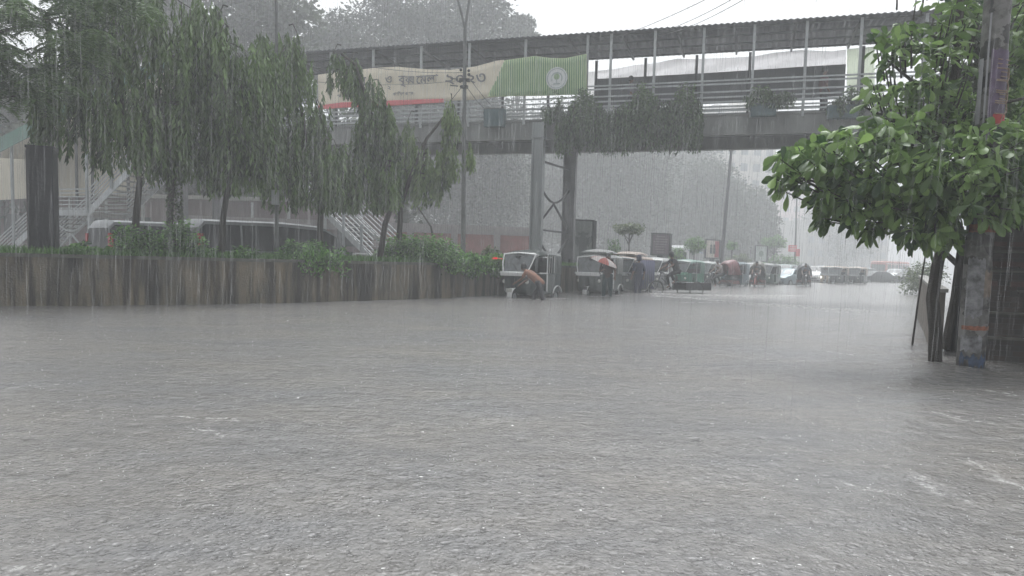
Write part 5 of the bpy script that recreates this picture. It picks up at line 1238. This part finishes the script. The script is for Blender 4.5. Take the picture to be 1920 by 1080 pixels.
# people ----------------------------------------------------------------
def skin_mesh(name, chains, m, parent, sub=1):
    """chains: list of [(pos, radius) ...]; the first vertex is the root; chains whose first point matches an earlier vertex join it"""
    vs = []; es = []; rs = []; key = {}
    def vid(p, r):
        k = tuple(round(c, 4) for c in p)
        if k not in key: key[k] = len(vs); vs.append(p); rs.append(r)
        return key[k]
    for ch in chains:
        pr = None
        for p, r in ch:
            i = vid(p, r)
            if pr is not None and pr != i: es.append((pr, i))
            pr = i
    me = bpy.data.meshes.new(name); me.from_pydata([tuple(v) for v in vs], es, []); o = bpy.data.objects.new(name, me); COL.objects.link(o)
    sk = o.modifiers.new('skin', 'SKIN'); sk.use_smooth_shade = True
    if not me.skin_vertices: 
        bpy.context.view_layer.objects.active = o
    sv = me.skin_vertices[0].data if me.skin_vertices else None
    if sv is None: return o
    for i, r in enumerate(rs): sv[i].radius = (r, r) if not hasattr(r, '__len__') else r; sv[i].use_root = (i == 0)
    ss = o.modifiers.new('sub', 'SUBSURF'); ss.levels = ss.render_levels = sub
    dg = bpy.context.evaluated_depsgraph_get(); dg.update(); me2 = bpy.data.meshes.new_from_object(o.evaluated_get(dg)); o.modifiers.clear(); o.data = me2; me2.materials.clear(); me2.materials.append(m)
    me2.polygons.foreach_set('use_smooth', [True]*len(me2.polygons))
    if parent: o.parent = parent
    return o
POSE = {}
def pose(pelvis, chest, neck, head, hands, feet, knees=None, elbows=None):
    return dict(pelvis=Vector(pelvis), chest=Vector(chest), neck=Vector(neck), head=Vector(head), hands=[Vector(h) for h in hands], feet=[Vector(f) for f in feet], knees=knees, elbows=elbows)
POSE['stand'] = pose((0, 0, .92), (0, 0, 1.28), (.0, 0, 1.47), (.03, 0, 1.6), [(.08, -.27, .85), (.08, .27, .85)], [(.05, -.11, .07), (-.02, .11, .07)])
POSE['umbrella'] = pose((0, 0, .92), (0, 0, 1.28), (0, 0, 1.47), (.03, 0, 1.59), [(.22, -.12, 1.15), (.1, .27, .88)], [(.1, -.11, .07), (-.1, .11, .07)], elbows=[Vector((.05, -.28, 1.08)), None])
POSE['push'] = pose((-.18, 0, .86), (.16, 0, 1.14), (.33, 0, 1.24), (.43, 0, 1.33), [(.58, -.14, .8), (.6, .16, .86)], [(-.05, -.13, .07), (-.55, .13, .07)], knees=[Vector((.12, -.14, .48)), Vector((-.28, .13, .47))])
POSE['cycle'] = pose((-.1, 0, .98), (.1, 0, 1.32), (.18, 0, 1.49), (.25, 0, 1.62), [(.55, -.22, 1.05), (.55, .22, 1.05)], [(.18, -.12, .32), (.1, .12, .5)], knees=[Vector((.3, -.13, .72)), Vector((.3, .14, .86))])
POSE['sit'] = pose((0, 0, .75), (-.06, 0, 1.12), (-.05, 0, 1.31), (0, 0, 1.44), [(.3, -.14, .82), (.3, .14, .82)], [(.42, -.12, .38), (.42, .12, .38)], knees=[Vector((.42, -.13, .77)), Vector((.42, .13, .77))])
skinm = mat('brown_skin', (.16, .085, .055), .5, bump=0, var=.08); hairm = mat('black_hair', (.012, .011, .01), .5, bump=0)
def person(label, loc, yaw, ps, shirt, legs, z=0.0, hood=None, shirtless=False, group=None, lungi=False):
    loc = Vector((loc[0], loc[1], z)); t = thing('person', label, 'person', loc, yaw, group); P_ = POSE[ps]
    pel, che, nec, hea = P_['pelvis'], P_['chest'], P_['neck'], P_['head']; ax = (nec-pel).normalized()
    arms = []; legs_ = []; body = [[(pel, .12), (pel.lerp(che, .5), .115), (che, .14), (nec-ax*.05, .085), (nec, .052), (nec.lerp(hea, .55), .055), (hea+Vector((0, 0, -.05)), .075), (hea+Vector((-.01, 0, .03)), .095), (hea+Vector((-.01, 0, .10)), .07)]]
    sl = []; 
    for k, sg in ((0, -1), (1, 1)):
        sh = che+(nec-che)*.55+Vector((0, sg*.175, 0)); ha = P_['hands'][k]
        el = (P_['elbows'] or [None, None])[k] or (sh.lerp(ha, .5)+Vector((-.07, sg*.03, -.03)))
        wr = el.lerp(ha, .78); hd = (ha-el).normalized()
        arm = [(che, .14), (sh, .06), (sh.lerp(el, .5), .05), (el, .041), (el.lerp(wr, .5), .036), (wr, .026), (ha-hd*.0, .034), (ha+hd*.03, .03)]
        arms.append(arm); body.append(arm)
        side = hd.cross(Vector((0, 0, 1)));  side = side.normalized() if side.length > .1 else Vector((1, 0, 0))
        for q in range(4):
            b0 = ha+hd*.035+side*(q-1.5)*.02; ln = (.06, .075, .07, .055)[q]
            body.append([(ha+hd*.03, .03), (b0, .010), (b0+hd*ln*.5+Vector((0, 0, -.006)), .009), (b0+hd*ln*.95+Vector((0, 0, -.022)), .0075)])
        body.append([(ha, .034), (ha+side*.035+hd*.015, .011), (ha+side*.05+hd*.045, .009)])
        hip = pel+Vector((0, sg*.09, -.04)); ft = P_['feet'][k]; kn = P_['knees'][k] if P_['knees'] else hip.lerp(ft, .5)+Vector((.03, 0, 0))
        leg = [(pel, .12), (hip, .092), (hip.lerp(kn, .5), .078), (kn, .056), (kn.lerp(ft, .4), .052), (ft+Vector((0, 0, .03)), .036), (ft+Vector((.02, 0, -.03)), .036), (ft+Vector((.14, 0, -.05)), .028)]
        body.append(leg)
        sl.append([(che, .155), (sh, .078), (sh.lerp(el, .55), .068), (sh.lerp(el, .85 if ps != 'stand' else 1.0), .06)]); legs_.append([(pel, .135), (hip, .11), (hip.lerp(kn, .5), .095), (kn, .078), (kn.lerp(ft, .55), .066), (kn.lerp(ft, .85), .06)])
    skin_mesh('body', body, skinm, t)
    if not shirtless: skin_mesh('shirt', [[(che, .155), (pel.lerp(che, .5), .145), (pel+ax*.02, .152), (pel-ax*.1, .15)], [(che, .155), (nec-ax*.05, .095)]]+sl, shirt, t)
    skin_mesh('trousers', [[(pel, .138), (pel+ax*.16, .134)]]+legs_, legs, t)
    a = one(hood or hairm)
    rr = .108 if not hood else .125; rings = []
    for j in range(6):
        an = PI/2*j/5*.98; rings.append([hea+Vector((-.022+rr*math.cos(an)*math.cos(2*PI*k/12)*(.98), rr*.86*math.cos(an)*math.sin(2*PI*k/12), .035+rr*1.1*math.sin(an))) for k in range(12)])
    low = [hea+Vector((-.03+rr*.96*min(math.cos(2*PI*k/12), .35), rr*.84*math.sin(2*PI*k/12), -.03-(.05 if hood else 0))) for k in range(12)]
    a.loft([low]+rings); a.build('hood' if hood else 'hair', None, t, True)
    a = one(skinm); h = hea+Vector((.085, 0, .015)); return t
def cloth(n, c): return mat(n, c, .7, var=.2, bump=.2, scale=8)
al = A1.location; ar = A1.rotation_euler.z; R3 = Matrix.Rotation(ar, 3, 'Z')
# man stooping at the front corner of the nearest auto
mp = gl(1003, 22.7)
person('stooping man in soaked orange brown shirt pushing the nearest auto-rickshaw', (mp.x, mp.y), PI*.86, 'push', cloth('orange_brown_shirt', (.26, .12, .075)), cloth('dark_trousers', (.03, .03, .035)), z=-.38)
up_ = gl(1138, 26.5); person('person in dark clothes holding the open red and white umbrella', (up_.x, up_.y), heading(up_, 10), 'umbrella', cloth('brown_kurta', (.07, .045, .04)), cloth('teal_trousers', (.02, .05, .055)), z=-.22)
# umbrella
hp = Vector((up_.x-.1, up_.y-.12, -.2))+Matrix.Rotation(heading(up_, 10), 3, 'Z') @ Vector((.22, -.12, 1.15))
u = thing('umbrella', 'open red and white panelled umbrella held beside the second auto-rickshaw', 'umbrella', hp, 0); u.rotation_euler = (.2, .3, .3)
cr_ = mat('umbrella_red', (.42, .11, .09), .5, bump=0, var=.1); cw_ = mat('umbrella_white', (.6, .55, .53), .5, bump=0, var=.05)
for k in range(8):
    a = one(cr_ if k % 2 else cw_); a0, a1 = 2*PI*k/8, 2*PI*(k+1)/8; rows = []
    for j in range(6):
        f = j/5; r = .52*math.sin(f*1.35)/math.sin(1.35); z = .26+.17*math.cos(f*1.5)-.04*f; rows.append([(r*math.cos(q)*(1-.05*math.sin(PI*(q-a0)/(a1-a0))*f), r*math.sin(q)*(1-.05*math.sin(PI*(q-a0)/(a1-a0))*f), z) for q in np.linspace(a0, a1, 5)])
    a.loft(rows, closed=False, cap=False); a.build('canopy_panel', None, u, True)
a = one(steel_l); a.tube([(0, 0, -.12), (0, 0, .48)], .009, 6); 
for k in range(8): q = 2*PI*k/8; a.tube([(0, 0, .42), (.3*math.cos(q), .3*math.sin(q), .355), (.5*math.cos(q), .5*math.sin(q), .24)], .004, 4)
a.build('shaft', None, u); a = one(black); a.tube([(0, 0, -.02), (0, 0, -.14), (.03, 0, -.18), (.06, 0, -.14)], .014, 6); a.build('handle', None, u)
# people on the bridge
def on_bridge(px, label, shirt, legs):
    s_, _ = bpos(px, 170, 1.0); p = B(s_, 1.0, ZD-.04); return person(label, (p.x, p.y), math.atan2(BU.y, BU.x)+PI*.1, 'stand', shirt, legs, z=ZD-.04)
on_bridge(1182, 'person in grey shirt walking on the footbridge above the creeper', cloth('grey_shirt', (.2, .2, .22)), MATS['dark_trousers'])
on_bridge(1544, 'person in dark red top standing on the footbridge near the right end', cloth('dark_red_shirt', (.12, .045, .05)), MATS['dark_trousers'])

# cycle rickshaws -----------------------------------------------------------
def spoked(mb, c, r, axis='y'):
    c = Vector(c); mb.use(rubber); n = 22
    ringp = [c+Vector((r*math.cos(2*PI*k/n), 0, r*math.sin(2*PI*k/n))) for k in range(n+1)]; mb.tube(ringp, .022, 6, cap=False)
    mb.use(chrome)
    for k in range(12): q = 2*PI*k/12; mb.tube([c, c+Vector((r*math.cos(q), 0, r*math.sin(q)))], .004, 3, cap=False)
    mb.tube([c+Vector((0, -.05, 0)), c+Vector((0, .05, 0))], .03, 6)
def cycle_rickshaw(label, loc, off, hoodm, seatm, framem, z=-.2, hood_up=True, deck=False):
    loc = Vector((loc[0], loc[1], z)); t = thing('cycle_rickshaw' if not deck else 'cargo_tricycle', label, 'cycle rickshaw' if not deck else 'cargo tricycle', loc, heading(loc, off), 'cycle rickshaws in the flood' if not deck else None)
    for c in ((.95, 0, .34), (-.75, -.45, .34), (-.75, .45, .34)):
        w_ = MB(); spoked(w_, c, .34); w_.build('wheel', None, t, True)
    a = one(framem); a.tube([(.95, 0, .34), (.78, 0, .95), (.74, 0, 1.02)], .02, 6); a.tube([(.78, 0, .9), (.2, 0, .88), (.15, 0, .35), (.72, 0, .82)], .02, 6); a.tube([(.15, 0, .35), (-.75, 0, .34)], .022, 6); a.tube([(.2, 0, .88), (-.35, -.3, .5), (-.9, -.35, .5)], .018, 6); a.tube([(.2, 0, .88), (-.35, .3, .5), (-.9, .35, .5)], .018, 6); a.tube([(-.75, -.47, .34), (-.75, .47, .34)], .02, 6)
    a.box((.18, 0, .97), (.22, .15, .06)); a.build('frame', None, t, True)
    a = one(chrome); a.tube([(.6, -.26, 1.04), (.74, -.1, 1.06), (.74, .1, 1.06), (.6, .26, 1.04)], .014, 6); a.ball((.86, 0, .92), (.06, .06, .06), 8, 5); a.build('handlebar', None, t, True)
    a = one(framem); a.loft([[(.95+.38*math.cos(q), s, .34+.38*math.sin(q)) for s in (-.035, .035)] for q in np.linspace(.1, 2.6, 9)], closed=False, cap=False); a.build('mudguard', None, t, True).modifiers.new('t', 'SOLIDIFY').thickness = .012
    if deck:
        a = one(mat('dark_planks', (.035, .035, .04), .5, var=.3)); a.box((-.85, 0, .62), (1.3, .9, .05)); a.box((-.85, -.44, .48), (1.3, .03, .3)); a.box((-.85, .44, .48), (1.3, .03, .3)); a.box((-1.49, 0, .5), (.03, .88, .26)); a.build('cargo_deck', None, t); return t
    a = one(seatm); a.box((-.72, 0, .66), (.48, .86, .14)); a.box((-.97, 0, .92), (.1, .86, .42)); a.box((-.45, 0, .45), (.3, .8, .05)); a.build('seat', None, t)
    a = one(mat('painted_tin', (.14, .05, .05), .4, var=.3, bump=0)); a.box((-.72, 0, .5), (.6, .92, .2)); a.box((-.48, 0, .58), (.04, .9, .1)); a.build('body_panel', None, t)
    if hood_up:
        a = one(hoodm); rr = []
        for j, th in enumerate(np.linspace(.05, 1.35, 7)):   # hoops fanned forward
            c = Vector((-.98, 0, 1.0)); x_ = c.x+.92*math.sin(th)*.95; zt = c.z+.82*math.cos(th*.62)+.04*math.sin(j*PI); rr.append([(x_-.25*(1-th) if k in (0, 8) else x_, .47*math.cos(PI*k/8), .92+(zt-.95)*math.sin(PI*k/8)**.6) for k in range(9)])
        a.loft(rr, closed=False, cap=False); o = a.build('hood', None, t, True); o.modifiers.new('t', 'SOLIDIFY').thickness = .02
        a = one(hoodm); a.add([(-1.0, .47*math.cos(PI*k/8), .92+.86*math.sin(PI*k/8)**.6) for k in range(9)], [tuple(range(9))]); a.build('hood_back', None, t)
    return t
def rider(t, label, shirt, legs, ps='cycle', dx=.1, dz=0, hood=None):
    yw = t.rotation_euler.z; p = t.location+Matrix.Rotation(yw, 3, 'Z') @ Vector((dx, 0, 0)); return person(label, (p.x, p.y), yw, ps, shirt, legs, z=p.z+dz, hood=hood)
hood_r = mat('maroon_hood', (.14, .04, .045), .45, var=.3, bump=.2); hood_k = mat('black_hood', (.025, .028, .04), .4, var=.3, bump=.2); hood_g = mat('olive_hood', (.06, .06, .04), .45, var=.3, bump=.2)
redf = mat('red_frame_paint', (.25, .04, .035), .4, bump=0)
c1 = cycle_rickshaw('cycle rickshaw with maroon hood turned sideways before the leaning lamp post', gl(1351, 42), 42, hood_r, MATS['rexine_seat'], steel_d)
rider(c1, 'cycle rickshaw puller in pale soaked shirt bending over the handlebar', cloth('pale_shirt', (.35, .3, .3)), MATS['dark_trousers'])
c2 = cycle_rickshaw('cycle rickshaw with olive hood and red frame coming straight on', gl(1418, 45.5), 5, hood_g, MATS['rexine_seat'], redf)
rider(c2, 'cycle rickshaw puller in dark clothes under the olive hood', cloth('dark_shirt', (.05, .045, .045)), MATS['dark_trousers'])
c3 = cycle_rickshaw('cycle rickshaw with black hood in front of the white large car', gl(1508, 51), -5, hood_k, MATS['rexine_seat'], steel_d)
rider(c3, 'cycle rickshaw puller in slate shirt before the black hood', cloth('slate_shirt', (.07, .075, .1)), MATS['dark_trousers'], dx=.05)
c4 = cycle_rickshaw('empty flat cargo tricycle in the churned water beside the autos', gl(1266, 31.6), 55, hood_k, MATS['rexine_seat'], steel_d, deck=True)
rider(c4, 'hooded rider in black raincoat standing on the cargo tricycle pedals', cloth('black_raincoat', (.02, .022, .026)), MATS['black_raincoat'], ps='cycle', dx=.05, dz=.16, hood=MATS['black_raincoat'])
pb_ = gl(1196, 30.2); person('person wrapped in dark blue raincoat beside the tan roofed auto-rickshaw', (pb_.x, pb_.y), heading(pb_, 150), 'stand', cloth('blue_raincoat', (.03, .033, .07)), MATS['blue_raincoat'], z=-.22, hood=MATS['blue_raincoat'])

# ================================================================== RAIN
def rain_mat():
    m = bpy.data.materials.new('rain_water'); m.use_nodes = True; t = m.node_tree; b = t.nodes['Principled BSDF']; b.inputs['Base Color'].default_value = (.78, .79, .8, 1); b.inputs['Roughness'].default_value = .3
    b.inputs['Alpha'].default_value = .1; return m
P = []; fs = []
NR = 14000
for _ in range(NR):
    y = 3.0+random.random()**.85*26; x = random.uniform(-.8, .8)*y; z = random.uniform(.0, 1)*(CH+.42*y)
    L_ = random.choice((.25, .4, .4, .7, 1.1))*random.uniform(.6, 1.1)*(.6+y/30); w = random.uniform(.0012, .0024)*(.6+y*.16); lx = random.gauss(.006, .006)
    o = len(P)
    for k in range(3): an = 2*PI*k/3+y; P.append((x+w*math.cos(an), y+w*math.sin(an), z+L_*.45))
    P.append((x-lx, y, z)); P.append((x+lx, y, z+L_))
    for k in range(3): fs.append((o+k, o+(k+1) % 3, o+4)); fs.append((o+(k+1) % 3, o+k, o+3))
me = bpy.data.meshes.new('rain'); me.from_pydata(P, [], fs); me.materials.append(rain_mat()); rain = bpy.data.objects.new('rain', me); COL.objects.link(rain); tag(rain, 'thin pale strands of falling rain', 'rain', kind='stuff')

# ================================================================== HAZE
m = bpy.data.materials.new('haze_air'); m.use_nodes = True; t = m.node_tree; t.nodes.clear(); o_ = t.nodes.new('ShaderNodeOutputMaterial'); v = t.nodes.new('ShaderNodeVolumePrincipled')
v.inputs['Color'].default_value = (.95, .97, .985, 1); v.inputs['Density'].default_value = HAZE; v.inputs['Anisotropy'].default_value = 0.1; t.links.new(v.outputs[0], o_.inputs['Volume'])
mb = one(m); mb.box((20, 140, 24.6), (600, 380, 51.2)); h = mb.build('haze', None); tag(h, 'grey rain haze', 'haze', kind='stuff')
